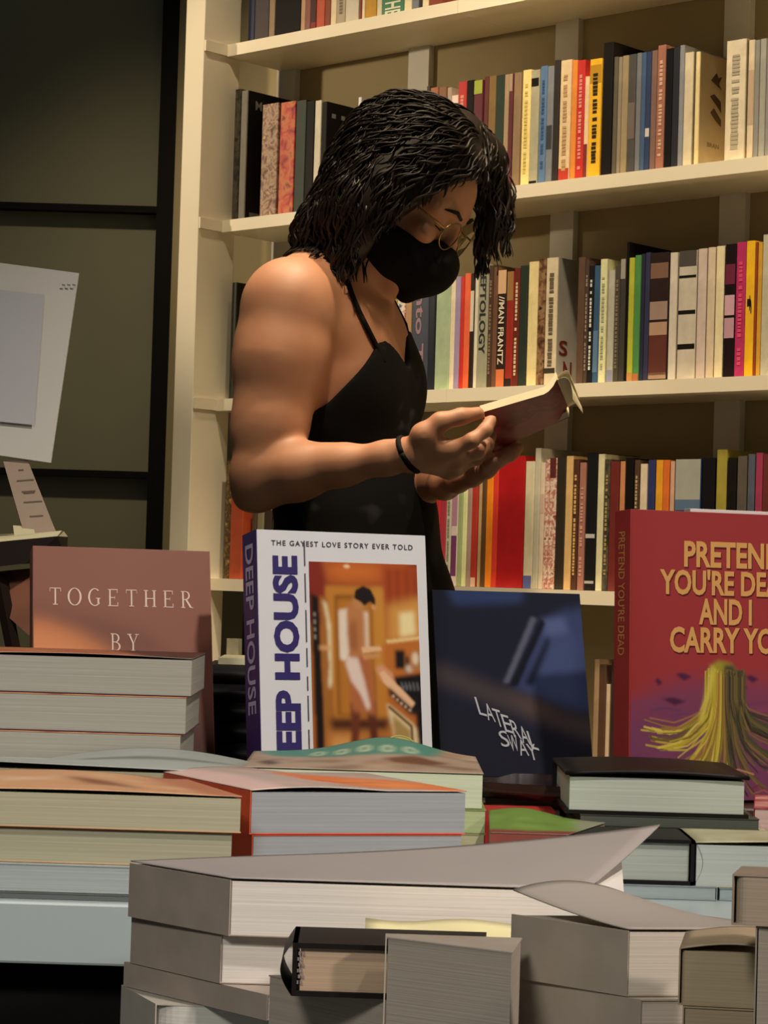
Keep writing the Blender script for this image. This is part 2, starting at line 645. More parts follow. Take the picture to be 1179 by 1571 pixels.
B_ = [
 (357, 366, 138, darkmix, 'thin dark patterned book against the side post', {'setback': 0.012}),
 (367, 377, 140, '6e6a60', 'grey spined book with a black cover turned outward', {'cover': '100e0e', 'depth': 0.122, 'setback': 0.012,
    'face': (('M', 0.02, 0.036, 0.86, 0.93, '8c8880'), (blk(0.012, 0.05, 0.0, 0.06), '5a5650'))}),
 (400, 425, 160, floral, 'floral pale brown paperback', {}),
 (428, 451, 157, redpat, 'red and orange patterned paperback', {}),
 (452, 468, 155, '1c2c24', 'dark bottle green book', {}),
 (468, 481, 156, '0e0f0e', 'plain black book before the white spine', {}),
 (481, 491, 155, 'd8d0bc', 'thin white book', {}),
 (492, 500, 157, '14100f', 'black book with two pale squares on its cover', {'depth': 0.115,
    'face': ((blk(0.012, 0.022, 0.86, 0.9), 'a8a49c'), (blk(0.036, 0.046, 0.86, 0.9), 'a8a49c'))}),
 (547, 552, 150, 'e0dce0', 'thin book with a lavender and olive cover', {'cover': 'b8b4c0',
    'face': (([(0.0, 0.0), (0.06, 0.0), (0.06, 0.86), (0.0, 0.66)], '8a8458'),)}),
 (602, 619, 141, 'd8d0bc', 'chalk white book behind the dark hair', {}),
 (619, 628, 141, '1f2440', 'ink blue book', {}),
 (630, 650, 147, '2a3258', 'navy blue book with light edge', {'bands': ((0, 1, '2e3860'),)}),
 (652, 658, 133, '2a201c', 'thin black brown book', {}),
 (658, 670, 135, '9a5c3c', 'terracotta book', {}),
 (671, 683, 134, '7c5438', 'walnut brown book', {}),
 (684, 691, 135, 'a09080', 'taupe book', {}),
 (691, 701, 147, 'e0c8c0', 'short pinkish white book', {}),
 (701, 714, 126, 'b02c2c', 'bright red book', {'mk': 'd88a78'}),
 (714, 725, 124, '15120f', 'coal black book', {'bands': ((0.5, 0.54, 'c8c8c0'),)}),
 (725, 739, 124, '5a1f2c', 'maroon book with a lime green top', {'bands': ((0.88, 1.0, '9aa83a'),)}),
 (741, 748, 118, '5a2a24', 'oxblood book', {}),
 (748, 759, 117, '7c6238', 'olive brown book', {}),
 (759, 772, 116, '26352a', 'forest green book', {}),
 (772, 779, 115, 'a08a70', 'thin sand coloured book', {}),
 (779, 785.5, 114, '5c2830', 'wine red book', {'bands': ((0.85, 1.0, 'a89078'),)}),
 (786.5, 798, 112, '8c7458', 'tan brown book', {}),
 (800, 813, 108, 'ecd890', 'pale yellow book', {'mk': 'd0b860'}),
 (813, 826, 108, 'a8a48c', 'sage grey book with black corners', {'bands': ((0.86, 0.93, '1c1a18'), (0.0, 0.05, '1c1a18'))}),
 (827, 838, 102, '5878a0', 'sky blue book', {'mk': '3a5480'}),
 (838, 848, 102, '7c8088', 'blue grey book', {'bands': ((0.3, 0.5, '3a3c40'),)}),
 (848, 857, 93, '2e2826', 'charcoal book', {}),
 (858, 875, 93, 'ddc49c', 'cream book with a red patch at its foot', {'bands': ((0.0, 0.12, 'b83a2c'),), 'mk': 'b89468'}),
 (876, 884, 93, 'e08a38', 'slim orange book', {}),
 (884, 896, 93, 'c2302c', 'scarlet book with pink lettering', {'mk': 'e08a80'}),
 (896, 903, 118, 'e4c8a0', 'short thin cream book', {'bands': ((0.0, 0.35, '7a3020'),)}),
 (903, 922, 91, 'e8b428', 'bright yellow book with black lettering', {'mk': '2a1e10', 'bands': ((0.8, 0.95, 'b88a1c'),)}),
 (923, 939, 66, '1a1716', 'tall black book', {'kind': 'hardcover_book', 'depth': 0.13}),
 (940, 947, 88, '5c5648', 'thin drab olive book', {}),
 (947, 953, 88, '8c8270', 'thin mushroom book', {}),
 (953, 963, 86, '98886a', 'khaki book', {}),
 (963, 975, 84, '4a4848', 'graphite book', {'bands': ((0.3, 0.6, '6a605c'),)}),
 (975, 983, 82, '70747c', 'pewter book', {}),
 (983, 990, 81, '405a80', 'denim blue book', {}),
 (990, 998, 80, '2c3c60', 'indigo book', {'bands': ((0.3, 0.37, 'c8c4bc'),)}),
 (998, 1007, 78, '7c6058', 'mauve brown book', {}),
 (1007, 1020, 70, 'a06a58', 'dusty pink book', {'mk': 'd0a890'}),
 (1020, 1031, 75, '141418', 'jet black book', {}),
 (1031, 1041, 73, '23242e', 'midnight book', {}),
 (1041, 1049, 70, '8a8c94', 'silver grey book', {}),
 (1049, 1063, 81, 'd8ccb0', 'ivory book', {}),
 (1066, 1073, 80, 'ead8a0', 'thin book with a tan cover showing dark leaves', {'cover': 'c4ae84',
    'face': (([(0.03, 0.78), (0.045, 0.86), (0.05, 0.82), (0.06, 0.84), (0.052, 0.77), (0.06, 0.72)], '4a3424'),
             ([(0.028, 0.64), (0.04, 0.67), (0.058, 0.62), (0.06, 0.52), (0.045, 0.58)], '4a3424'),
             ([(0.03, 0.5), (0.04, 0.55), (0.06, 0.46), (0.06, 0.4), (0.045, 0.44)], '5c4630'),
             ('BRAN', 0.024, 0.055, 0.2, 0.24, '8a7250'))}),
 (1113, 1144, 62, 'ddd2b8', 'thick white book', {'mk': 'b0a690'}),
 (1147, 1157, 62, 'd8c8ac', 'thin white book with a dark label', {'bands': ((0.3, 0.75, 'c0a890'),)}),
 (1157, 1165, 62, '8c8c88', 'mid grey book', {}),
 (1165, 1175, 60, 'a0a098', 'ash grey book', {}),
 (1175, 1190, 60, '8a8a88', 'cool grey book at the right edge', {}),
]
C_ = [
 (353, 360, 434, '2c3028', 'black book by the side post behind the shoulder', {'cover': '14120f', 'depth': 0.12, 'setback': 0.012}),
 (588, 600, 452, '7a7a38', 'olive patterned book', {'mk': '3a3a20'}),
 (600, 607, 452, 'a8a050', 'thin moss book', {}),
 (608, 621, 455, multi, 'white book with coloured blocks', {}),
 (621, 630, 458, 'b08a64', 'caramel book', {}),
 (631, 657, 440, '3c4454', 'slate blue book with pink lettering', {'text': ('nto TB', '9a7884', 0.1, 0.95, 0.5)}),
 (657, 667, 435, '161a28', 'blackish navy book', {}),
 (668, 690, 432, 'a4b898', 'wide mint green book', {}),
 (690, 697, 430, 'e4d8bc', 'thin ivory white book', {}),
 (697, 705, 425, 'a090b8', 'lavender book', {}),
 (705, 711, 425, 'c83028', 'thin red book', {}),
 (711, 720, 420, 'ec6a40', 'coral orange book', {}),
 (720, 727, 420, '2a1c16', 'dark brown book with a white label', {'bands': ((0.5, 0.85, 'dcd0bc'),)}),
 (727, 732, 410, 'dcd4c0', 'very thin white book', {}),
 (732, 748, 405, '9c9c88', 'sage grey book titled SEPTOLOGY', {'text': ('SEPTOLOGY', '2a2a24', 0.28, 0.96, 0.62)}),
 (748, 755, 408, '4a3426', 'dark brown book', {'mk': '8a7458'}),
 (755, 762, 410, '6e4c38', 'chestnut book', {}),
 (762, 776, 415, '2a1a14', 'dark book with bold white lettering and orange foot', {'text': ('//MAN FRANTZ', 'e4d8c4', 0.2, 0.78, 0.62), 'bands': ((0.0, 0.16, 'd87848'), (0.8, 1.0, 'dfb890'))}),
 (776, 787, 417, '9c2c20', 'brick red book', {'bands': ((0.75, 1.0, 'a07848'), (0, 0.08, '2a1a14'))}),
 (787, 796, 412, '6a2418', 'russet book with cream lettering', {'mk': 'dcc8a4'}),
 (796, 808, 408, '26342a', 'deep green book', {}),
 (809, 824, 402, 'e8d8a0', 'plain pale yellow book', {}),
 (824, 835, 398, brownmix, 'brown mottled book', {}),
 (836, 854, 396, 'd8cbae', 'cream book with dark lettering and grey cover', {'cover': 'a8a49c', 'mk': '6a5e4c', 'bands': ((0.1, 0.14, '3a342c'),),
    'face': (('S', 0.008, 0.03, 0.24, 0.36, '6a241e'), ('N', 0.02, 0.042, 0.04, 0.2, '6a241e'))}),
 (885, 896, 395, '5c4638', 'umber brown book', {}),
 (896, 902, 400, '4a3a34', 'thin cocoa book', {'mk': '9a8878'}),
 (902, 910, 408, '1c1c1e', 'black book with white lettering', {'mk': 'd8d8d0'}),
 (910, 919, 408, '34587c', 'medium blue book', {'bands': ((0.1, 0.45, '5a7ca0'),)}),
 (919, 930, 398, 'dcdcb0', 'cream lime book', {'mk': 'a8b088'}),
 (932, 942, 415, 'b4b4a8', 'light grey book', {'bands': ((0, 0.12, '8a90b0'),)}),
 (942, 950, 408, '4a4438', 'dark taupe book', {'mk': '7a705c'}),
 (950, 959, 398, '3a3834', 'soft black book with a pale top label', {'bands': ((0.84, 1.0, 'a09c94'),)}),
 (959, 963, 372, '0e0c0b', 'tall thin black book rising above its neighbours', {'depth': 0.13}),
 (963, 972, 396, 'b0b83c', 'lime green book', {'bands': ((0, 0.08, 'c88a50'),)}),
 (972, 982, 392, '4c8a4a', 'grass green book', {'bands': ((0, 0.07, 'b86840'),)}),
 (982, 988, 390, '20243c', 'thin dark blue book', {}),
 (988, 996, 388, '2e3050', 'blue violet book', {}),
 (996, 1025, 388, '2a1c1a', 'brown and black book with a pale drawing', {'bands': ((0.05, 0.36, '5c2e26'), (0.02, 0.07, 'a88870'), (0.36, 0.46, 'b09078'), (0.48, 0.62, '9a8478'), (0.8, 0.92, '7c5c4c')), 'rough': 0.4}),
 (1026, 1038, 388, 'd0c8bc', 'white book with worn foot', {}),
 (1040, 1068, 385, 'c4bcae', 'pale book with three black bands', {'bands': ((0.88, 1.0, '4a4642'), (0.79, 0.81, '141210'), (0.51, 0.54, '141210'), (0.24, 0.28, '141210'))}),
 (1069, 1083, 382, 'c8b8b0', 'pinkish white book', {}),
 (1084, 1096, 380, 'd0c0a8', 'parchment book', {}),
 (1097, 1110, 378, 'e0d4b0', 'creamy yellow book', {}),
 (1111, 1128, 375, '1a0e12', 'black book with pink blocks', {'bands': ((0.3, 0.45, 'b890a0'), (0.47, 0.62, 'c8a0b0'), (0.7, 0.85, '6a1f3c'))}),
 (1128, 1143, 372, 'b02a64', 'magenta book', {'mk': 'd8486c'}),
 (1143, 1157, 370, 'e8b41c', 'sunny yellow book', {'text': ('f', '1c140c', 0.47, 0.6, 0.5)}),
 (1157, 1161, 372, '8c3c1c', 'very thin rust book', {}),
 (1161, 1168, 372, 'c89830', 'gold book', {}),
 (1168, 1188, 360, 'b8b4a0', 'pale sage book at the right edge', {}),
]
D_ = [
 (344, 353, 706, blotch('patterned_tan', ['8a6a30', '3a2818', 'a88a50'], 90), 'tan patterned book by the side post', {'setback': 0.012}),
 (353, 372, 712, 'b04828', 'orange red book behind the elbow', {'setback': 0.012}),
 (386, 393, 780, '5a4838', 'brown book below the elbow', {}),
 (394, 404, 780, '8a8468', 'grey green book below the elbow', {}),
 (405, 416, 783, '3a2c24', 'dark brown book below the elbow', {}),
 (418, 432, 785, '98a080', 'pale green book below the elbow', {}),
 (652, 664, 760, 'e0d8cc', 'white book beside the black dress', {}),
 (665, 675, 762, 'b8282c', 'crimson book', {'bands': ((0.0, 0.25, 'c8a048'),)}),
 (675, 684, 758, 'a83444', 'rose red book', {}),
 (684, 692, 752, 'b8b8a4', 'thin grey white book', {'mk': '7c8470'}),
 (692, 702, 745, 'd0c0bc', 'white book with purple block', {'bands': ((0.1, 0.5, '6a3460'), (0.6, 0.9, 'a87c94'))}),
 (702, 709, 740, '98a878', 'thin sage green book', {}),
 (709, 716, 735, 'd8e0a8', 'thin pale lime book', {}),
 (716, 723, 732, 'a88c84', 'dusty mauve book', {}),
 (723, 732, 725, 'b03428', 'tomato red book', {'bands': ((0.0, 0.08, 'd8b8a0'),)}),
 (733, 738, 720, 'b89c70', 'thin straw book', {}),
 (738, 745, 715, '5c4024', 'tobacco brown book', {}),
 (745, 755, 712, 'ee8a1c', 'vivid orange book', {}),
 (755, 763, 706, 'd83c2c', 'vermilion book', {}),
 (763, 803, 700, 'b0181c', 'very thick plain red book', {'rough': 0.4}),
 (804, 818, 708, 'd4ccb0', 'cream white book with a blue tab', {'bands': ((0.0, 0.1, '5a64a0'),)}),
 (818, 827, 688, 'c0bca8', 'taller off white book', {}),
 (827, 834, 710, 'd4c4b0', 'thin eggshell book', {'bands': ((0.6, 0.75, 'c8a8a0'),)}),
 (834, 841, 705, pinkmix, 'thin pink mottled book', {}),
 (841, 852, 703, pinkmix, 'wider pink and white mottled book', {'bands': ((0.85, 1, '5a2420'),)}),
 (852, 866, 702, '2c2418', 'dark olive brown book', {}),
 (866, 877, 700, 'd0ac74', 'wheat coloured book', {}),
 (877, 886, 705, '4c2c1c', 'dark brown book with gold lettering', {'mk': 'd0a868'}),
 (887, 897, 710, 'a06c60', 'dusky pink book', {'mk': 'c89888'}),
 (898, 914, 695, '17171a', 'black book with a silver mark', {'bands': ((0.38, 0.41, 'b8b8b8'), (0.05, 0.07, 'a0a0a0'))}),
 (915, 925, 697, 'd0cca8', 'pale celery book', {}),
 (925, 934, 705, darkmix, 'black and gold mottled book', {'mk': 'a08c58'}),
 (934, 948, 708, '6a2420', 'burgundy book', {}),
 (949, 957, 708, 'c08458', 'copper book', {}),
 (957, 970, 703, '120f0e', 'black book between copper and brown', {}),
 (971, 979, 706, '4c3828', 'brown book with pale lettering', {'mk': 'b8a078'}),
 (980, 991, 712, 'd8c8b0', 'pale cream book', {}),
 (992, 1003, 706, '2a3468', 'royal navy book', {}),
 (1004, 1015, 706, 'e0a028', 'amber yellow book', {}),
 (1015, 1025, 706, 'd8702c', 'deep orange book', {}),
 (1026, 1033, 708, 'd0a890', 'thin peach book', {}),
 (1034, 1074, 705, '1c3c6c', 'wide blue book with a pale top', {'bands': ((0.7, 1.0, 'a8aca4'), (0.62, 0.7, '5a7494'))}),
 (1075, 1095, 703, '16141a', 'blue black book', {}),
 (1097, 1113, 690, 'a89c40', 'yellow green book', {}),
 (1114, 1128, 703, '1a1614', 'black book left of the slate ones', {'bands': ((0.1, 0.4, 'b0a898'),)}),
 (1129, 1144, 700, '605850', 'stone grey book', {}),
 (1145, 1156, 697, '586070', 'blue slate book', {}),
 (1157, 1168, 695, 'a83c60', 'raspberry pink book', {}),
 (1168, 1188, 697, '70302e', 'dull maroon book at the right edge', {}),
]
E_ = [
 (344, 362, 980, 'b0ac98', 'pale grey book beside the purple spine', {}),
 (909, 917, 1012, 'a88c6c', 'light tan book beside the red book', {}),
 (917, 928, 1020, '5c4030', 'dark tan book beside the red book', {}),
 (928, 934, 1050, 'd8c0a0', 'thin cream book beside the red book', {}),
 (935, 950, 1015, '3c2c26', 'brown black book behind the red book', {}),
]
for lst, z, nm in ((A, ZA, 'top shelf'), (B_, ZB, 'second shelf'), (C_, ZC, 'third shelf'), (D_, ZD, 'fourth shelf'), (E_, ZE, 'lowest shelf')):
    prev = None
    for (p0, p1, yt, col, desc, kw) in lst:
        lab = f'{desc}, {nm}'
        if prev and len((lab + prev).split()) <= 12:
            lab = f'{desc} right of the {prev}, {nm}'
        prev = desc.split(' with ')[0].split(' behind ')[0].split(' at the ')[0].split(' against ')[0].split(' beside ')[0].split(' by the ')[0].split(' below ')[0]
        shelf_book(p0, p1, yt, col, z, lab, f'books on the {nm}', **kw)

# ------------------------------------------------------------------ tables
ZT = 0.75
white_lam = mat('a2adaf', 0.35, 0.03, 6)
tb = empty('display_table', (0, 1.9, 0))
tag(tb, 'white topped display table under the books, shaded space below built in black', 'table')
b = MB()
b.box((-1.15, 1.50 - 1.9, ZT - 0.041), (0.95, 2.45 - 1.9, ZT), white_lam)
b.build('table_top', tb, bevel=0.002)
b = MB()
b.box((-1.10, 1.535 - 1.9, 0.0), (0.90, 2.40 - 1.9, ZT - 0.0412), mat('0b0a0a', 0.7, 0.1, 20))  # black block standing in for the shaded void under the table
b.build('table_shade_block', tb)
ZN = 0.66
tn = empty('low_table', (0.2, 1.2, 0))
tag(tn, 'lower white table at the front under the nearest stacks', 'table')
b = MB()
b.box((-0.33, 0.72 - 1.2, ZN - 0.04), (0.5, 1.47 - 1.2, ZN), white_lam)
b.build('table_top', tn, bevel=0.002)
b = MB()
b.box((-0.30, 0.75 - 1.2, 0), (0.47, 1.44 - 1.2, ZN - 0.0402), mat('0b0a0a', 0.7, 0.1, 20))  # same black block in place of shade under the low table
b.build('table_shade_block', tn)

# ------------------------------------------------------------------ lying books
def bil(q, a, c):
    return (Vector(q[0]) * (1 - a) + Vector(q[1]) * a) * (1 - c) + (Vector(q[3]) * (1 - a) + Vector(q[2]) * a) * c

def lying_book(quad, z0, z1, label, cover, pages='d8d2c0', spine=2, lift=None, hard=False, group=None, cat='book',
               top=None, edge=None, rough=0.5, nlift=(14, 10), inner=None, patches=(), roundness=0.0, art=None):
    """quad: four floor-plan corners P0 P1 P2 P3 (front edge P0-P1); spine = index of the edge carrying the spine"""
    q = [Vector((p[0], p[1])) for p in quad]
    c = sum(q, Vector((0, 0))) / 4
    root = empty('hardcover_book' if hard else 'paperback_book', (c.x, c.y, z0))
    tag(root, label, cat, group)
    q = [p - c for p in q]
    t = 0.0026 if hard else 0.0007
    H = z1 - z0
    cm = cover if not isinstance(cover, str) else mat(cover, rough, 0.1, 40)
    tm = cm if top is None else (top if not isinstance(top, str) else mat(top, rough, 0.1, 40))
    pg = mat(pages, 0.8, 0.09, 1, 'pages')
    # page block, inset from a hard cover
    ins = 0.0035 if hard else 0.0006
    pq = [p - p.normalized() * ins * 1.3 for p in q]
    b = MB()
    if roundness:
        # front-left corner softened, pages slightly bowed
        n = 6
        a0, a1 = pq[0], pq[1]
        pts = []
        e1 = (pq[3] - a0).normalized() * roundness
        e2 = (a1 - a0).normalized() * roundness
        for k in range(n + 1):
            u = k / n
            pts.append(a0 + e1 * (1 - u) ** 2 + e2 * u ** 2)
        b.prism(pts + [a1, pq[2], pq[3]], t, H - t, pg)
    else:
        b.prism(pq, t, H - t, pg)
    b.build('pages', root)
    b = MB()
    b.prism(q, 0, t, cm)
    s0, s1 = q[spine], q[(spine + 1) % 4]
    nrm = (s1 - s0).orthogonal().normalized()
    if nrm.dot((s0 + s1) / 2) < 0:
        nrm = -nrm
    g0, g1 = s0 + nrm * t, s1 + nrm * t
    if hard:
        # rounded spine shell
        m0, m1 = s0 + nrm * 0.006, s1 + nrm * 0.006
        nn = 14
        for k in range(nn):
            u0, u1 = k / nn, (k + 1) / nn
            o0, o1 = math.sin(math.pi * u0), math.sin(math.pi * u1)
            p0, p1 = s0 + (m0 - s0) * o0, s1 + (m1 - s1) * o0
            r0, r1 = s0 + (m0 - s0) * o1, s1 + (m1 - s1) * o1
            b.poly([(p0.x, p0.y, H * u0), (p1.x, p1.y, H * u0), (r1.x, r1.y, H * u1), (r0.x, r0.y, H * u1)], cm)
        d_ = -nrm * 0.0025
        b.prism([s0, s1, s1 + d_, s0 + d_], 0, H, cm)
    else:
        b.prism([s0, s1, g1, g0], 0, H, cm)
    if lift is None:
        b.prism(q, H - t, H, tm)
        b.build('cover', root)
    else:
        b.build('cover', root)
        g = MB()
        R_, C_n = nlift
        P = []
        for r in range(R_ + 1):
            row = []
            for k in range(C_n + 1):
                a, cc = k / C_n, r / R_
                p = bil(q, a, cc)
                dx, dy, dz = lift(a, cc)
                row.append((p.x + dx, p.y + dy, H + 0.0002 + dz))
            P.append(row)
        g.grid(P, tm, t)
        fc = g.build('front_cover', root, smooth=True)
        if art is not None:
            me = fc.data
            n1 = (R_ + 1) * (C_n + 1)
            ca = me.color_attributes.new('print', 'FLOAT_COLOR', 'POINT')
            k = len(me.vertices)
            colr = np.ones((k, 4), np.float32)
            im = art.im[::-1][(np.arange(R_ + 1) * (art.ny - 1) // R_)][:, (np.arange(C_n + 1) * (art.nx - 1) // C_n)]
            colr[:n1, :3] = im.reshape(-1, 3)
            colr[n1:, :3] = np.array(lin('a09a90'))
            ca.data.foreach_set('color', colr.ravel())
            me.materials.clear()
            me.materials.append(print_material(0.5, 0.25))
    if patches:
        g = MB()
        for k, (pts, col) in enumerate(patches):
            P = []
            for a, cc in pts:
                p = bil(q, a, cc)
                dz = lift(a, cc)[2] if lift else 0
                P.append((p.x, p.y, H + dz + 0.0006 + 0.0001 * k))
            g.poly(P, mat(col, 0.45))
        g.build('cover_print', root)
    return root

def XY(px, py, D):
    p = at(px, py, D)
    return (p.x, p.y)
def Z(px, py, D):
    return at(px, py, D).z
def rect(px0, px1, py, D0, D1):
    a, b_ = at(px0, py, D0), at(px1, py, D0)
    return [(a.x, D0), (b_.x, D0), (b_.x, D1), (a.x, D1)]

orange_paint = blotch('sunset_cover', ['c87850', 'b06040', 'd89868', '8a4a38'], 14)
tan_paint = blotch('tan_drawing_cover', ['d8a880', 'c08860', 'e0bc98', '9a6848'], 22)
brown_paint = blotch('grey_brown_cover', ['a89080', 'c8b09c', '7c6050', 'b89880'], 24)
red_cover_art = blotch('orange_grey_cover', ['c0a8a0', 'd8805c', 'e08048', 'b09890'], 16)
grey_curl = blotch('pale_grey_cover', ['a4aaa4', '989e98', 'b0b6b0'], 9)

def patches_on(c, seed, cols, n, r0, r1):
    q = np.random.RandomState(seed)
    for i in range(n):
        c.ell(q.rand(), q.rand(), q.uniform(r0, r1), q.uniform(r0, r1) * 0.8, cols[i % len(cols)], 3, 0.7)
artT = Canvas(121, 81, 'b09884')
patches_on(artT, 3, ['8c6c58', 'c4ac98', 'a07a60', '6e5444'], 40, 0.03, 0.09)
artT.poly([(0.02, 0.0), (0.10, 0.35), (0.40, 0.50), (0.62, 0.48), (0.80, 0.40), (0.86, 0.0)], '4f8a7a', 2)
for k in range(5):
    artT.ell(0.30 + 0.1 * k, 0.30 + 0.02 * (k % 2), 0.032, 0.10, 'c0cfae', 1)
    artT.ell(0.30 + 0.1 * k, 0.30 + 0.02 * (k % 2), 0.016, 0.06, '4f8a7a', 1)
artT.poly([(0.58, 0.6), (0.72, 0.45), (0.86, 0.6), (0.78, 0.75), (0.62, 0.72)], '6e4832', 2)
artT.poly([(0.05, 0.7), (0.1, 0.55), (0.15, 0.75), (0.1, 0.9)], '5c4032', 2)
artO = Canvas(121, 81, 'b8a49a')
patches_on(artO, 5, ['a89088', 'c8b0a8', 'd0aaa0', '98887e'], 40, 0.03, 0.1)
artO.poly([(0.42, 0.2), (0.6, 0.1), (0.97, 0.5), (1.1, 1.1), (0.95, 1.0), (0.6, 0.85), (0.42, 0.6)], 'de7a44', 4)
artO.poly([(0.6, 0.5), (0.8, 0.45), (0.95, 0.75), (0.75, 0.85)], 'e89054', 5)
artO.poly([(-0.1, -0.1), (0.12, 0.0), (0.2, 0.4), (0.16, 1.1), (-0.1, 1.1)], 'dab8b0', 4)
for k in range(6):
    artO.stroke([(0.45 + 0.06 * k, 0.55), (0.5 + 0.06 * k, 0.62)], 0.008, '9c5038', 1)
artS = Canvas(121, 61, 'cf9c74')
patches_on(artS, 7, ['dcb490', 'b8805c', 'e4c4a4', 'c08c64'], 50, 0.02, 0.08)
artS.poly([(0.45, 0.3), (0.6, 0.5), (0.7, 0.85), (0.5, 0.7)], '8c5a40', 3)
artS.poly([(0.78, 0.0), (1.1, 0.0), (1.1, 1.1), (0.9, 1.1)], 'b8785a', 4)
artG = Canvas(81, 61, '6f8c40')
patches_on(artG, 9, ['7c9a4a', '5f7c34', '82a050'], 20, 0.05, 0.15)
artG.poly([(0.72, -0.1), (1.1, -0.1), (1.1, 0.7), (0.9, 0.6)], '8a8a72', 3)
artG.poly([(-0.1, 0.86), (0.5, 0.9), (1.1, 0.72), (1.1, 1.1), (-0.1, 1.1)], '7a3a34', 2)
artC = Canvas(121, 61, 'a4aaa4')
patches_on(artC, 13, ['989e98', 'b0b6b2', '9ca29c'], 20, 0.05, 0.2)
artC.poly([(0.36, 0.55), (0.6, 0.42), (0.9, 0.45), (0.92, 0.52), (0.62, 0.56), (0.4, 0.62)], '74746c', 2)
artC.poly([(0.97, -0.1), (1.1, -0.1), (1.1, 1.1), (0.90, 1.1)], '8c7060', 3)
artU = Canvas(121, 61, 'b86c4a')
patches_on(artU, 17, ['c87c54', 'a05a40', 'd08c60'], 24, 0.05, 0.16)
artU.poly([(0.55, -0.1), (1.1, -0.1), (1.1, 1.1), (0.8, 1.1)], '5c3830', 5)

# ---- stack at the far left (same title as the reddish book on show)
gS1 = 'sunset covered paperbacks stacked at the left'
z = Z(200, 1009, 1.76)
th = 0.0292
names1 = ['topmost thick paperback with a sunset cover in the left rear stack', 'second thick paperback from the top in the left rear stack',
          'third paperback from the top in the left rear stack']
for k in range(5):
    zt = z - k * th
    q = rect(-70 - 4 * k, 296 - 7 * k, 1010, 1.76, 1.89)
    lf = (lambda a, c: (0, 0, 0.0006 + 0.0018 * math.sin(math.pi * a) * (1 - c))) if k == 0 else None
    if k < 3:
        lying_book(q, zt - th + 0.0004, zt, names1[k], '4a2838', '9c998f', spine=3, lift=lf, top=orange_paint, group=gS1, art=artU if k == 0 else None, nlift=(30, 60))
    else:
        if zt - th < ZT:
            th2 = zt - ZT
        else:
            th2 = th
        lying_book(q, zt - th2 + 0.0003, zt, ['fourth paperback down in the left rear stack', 'lowest paperback of the left rear stack'][k - 3], '4a2838', '9c998f', spine=3, group=gS1)
S1_BOTTOM = z - 5 * th
# a pad of copies under the stack down to the table
print('S1 bottom', S1_BOTTOM)

# ---- stack at the left front edge
z1, z2, z3 = Z(200, 1219, 1.515), Z(200, 1274, 1.515), Z(200, 1329, 1.515)
def liftS2(a, c):
    return (0, 0, 0.001 + 0.003 * math.sin(math.pi * min(1, a * 1.1)) * (0.4 + c))
lying_book([XY(-80, 1240, 1.515), XY(371, 1240, 1.515), XY(286, 1240, 1.625), XY(-80, 1240, 1.625)], z2 + .0004, z1, 'cream paged paperback with tan drawing on top of the left front stack', 'cfa078', 'aaa48a', spine=3, lift=liftS2, top=tan_paint, art=artS, nlift=(30, 60))
lying_book([XY(-85, 1300, 1.518), XY(357, 1300, 1.518), XY(280, 1300, 1.625), XY(-85, 1300, 1.625)], z3 + .0004, z2, 'cream paged paperback second from the top of the left front stack', 'c8a078', 'a29e86', spine=3)
zb = Z(200, 1372, 1.515)
lying_book(rect(-120, 270, 1350, 1.512, 1.62), zb + .0004, z3 , 'pale grey paged book near the bottom of the left front stack', 'a0a8a6', '9ca6a6', spine=3)
lying_book(rect(-125, 272, 1380, 1.510, 1.62), ZT + .0003, zb, 'thin dark grey book flat on the table at the left front', '5a6060', '5a6060', spine=3)

# ---- warped pale cover behind that stack
zt = Z(200, 1182, 1.68)
def liftP(a, c):
    return (0, 0, 0.001 + 0.010 * math.sin(math.pi * min(1, max(0, (a - 0.25) / 0.75))) * c + 0.004 * (1 - a) * (1 - c))
zq = rect(-60, 392, 1190, 1.672, 1.755)
lying_book(zq, zt - 0.026, zt, 'paperback with a warped pale grey cover behind the left front stack', grey_curl, '9a967c', spine=3, lift=liftP, top=grey_curl, art=artC, nlift=(30, 60))
lying_book(rect(-58, 388, 1190, 1.674, 1.755), ZT + .0003, zt - 0.0263, 'thick lower copy beneath the warped pale grey cover', grey_curl, '9a967c', spine=3)

# ---- orange spined stack in the middle
P0, P3 = XY(386, 1215, 1.555), XY(250, 1192, 1.675)
P1 = XY(716, 1222, 1.595)
P2 = (P1[0] + P3[0] - P0[0], P1[1] + P3[1] - P0[1])
zt, zm, zl = Z(386, 1214, 1.555), Z(386, 1281, 1.555), Z(386, 1352, 1.555)
def liftO(a, c):
    return (0, 0, 0.0008 + 0.0045 * math.sin(math.pi * min(1, a * 1.6)) * (0.6 + 0.4 * c) * (1 - 0.5 * a))
lying_book([P0, P1, P2, P3], zm + .0004, zt, 'thick orange spined paperback with grey pages on the middle stack', 'd2502c', '8e9094', spine=3, lift=liftO, top=red_cover_art, art=artO, nlift=(40, 60))
lying_book([(P0[0] + .002, P0[1] + .001), (P1[0] - .002, P1[1]), P2, P3], zl + .0004, zm, 'second orange spined paperback with grey pages under its twin', 'c24628', '8c8e92', spine=3)
lying_book([P0, P1, P2, P3], ZT + .0003, zl, 'thin bottom copy in the orange spined middle stack', 'c24628', '8c8e92', spine=3)

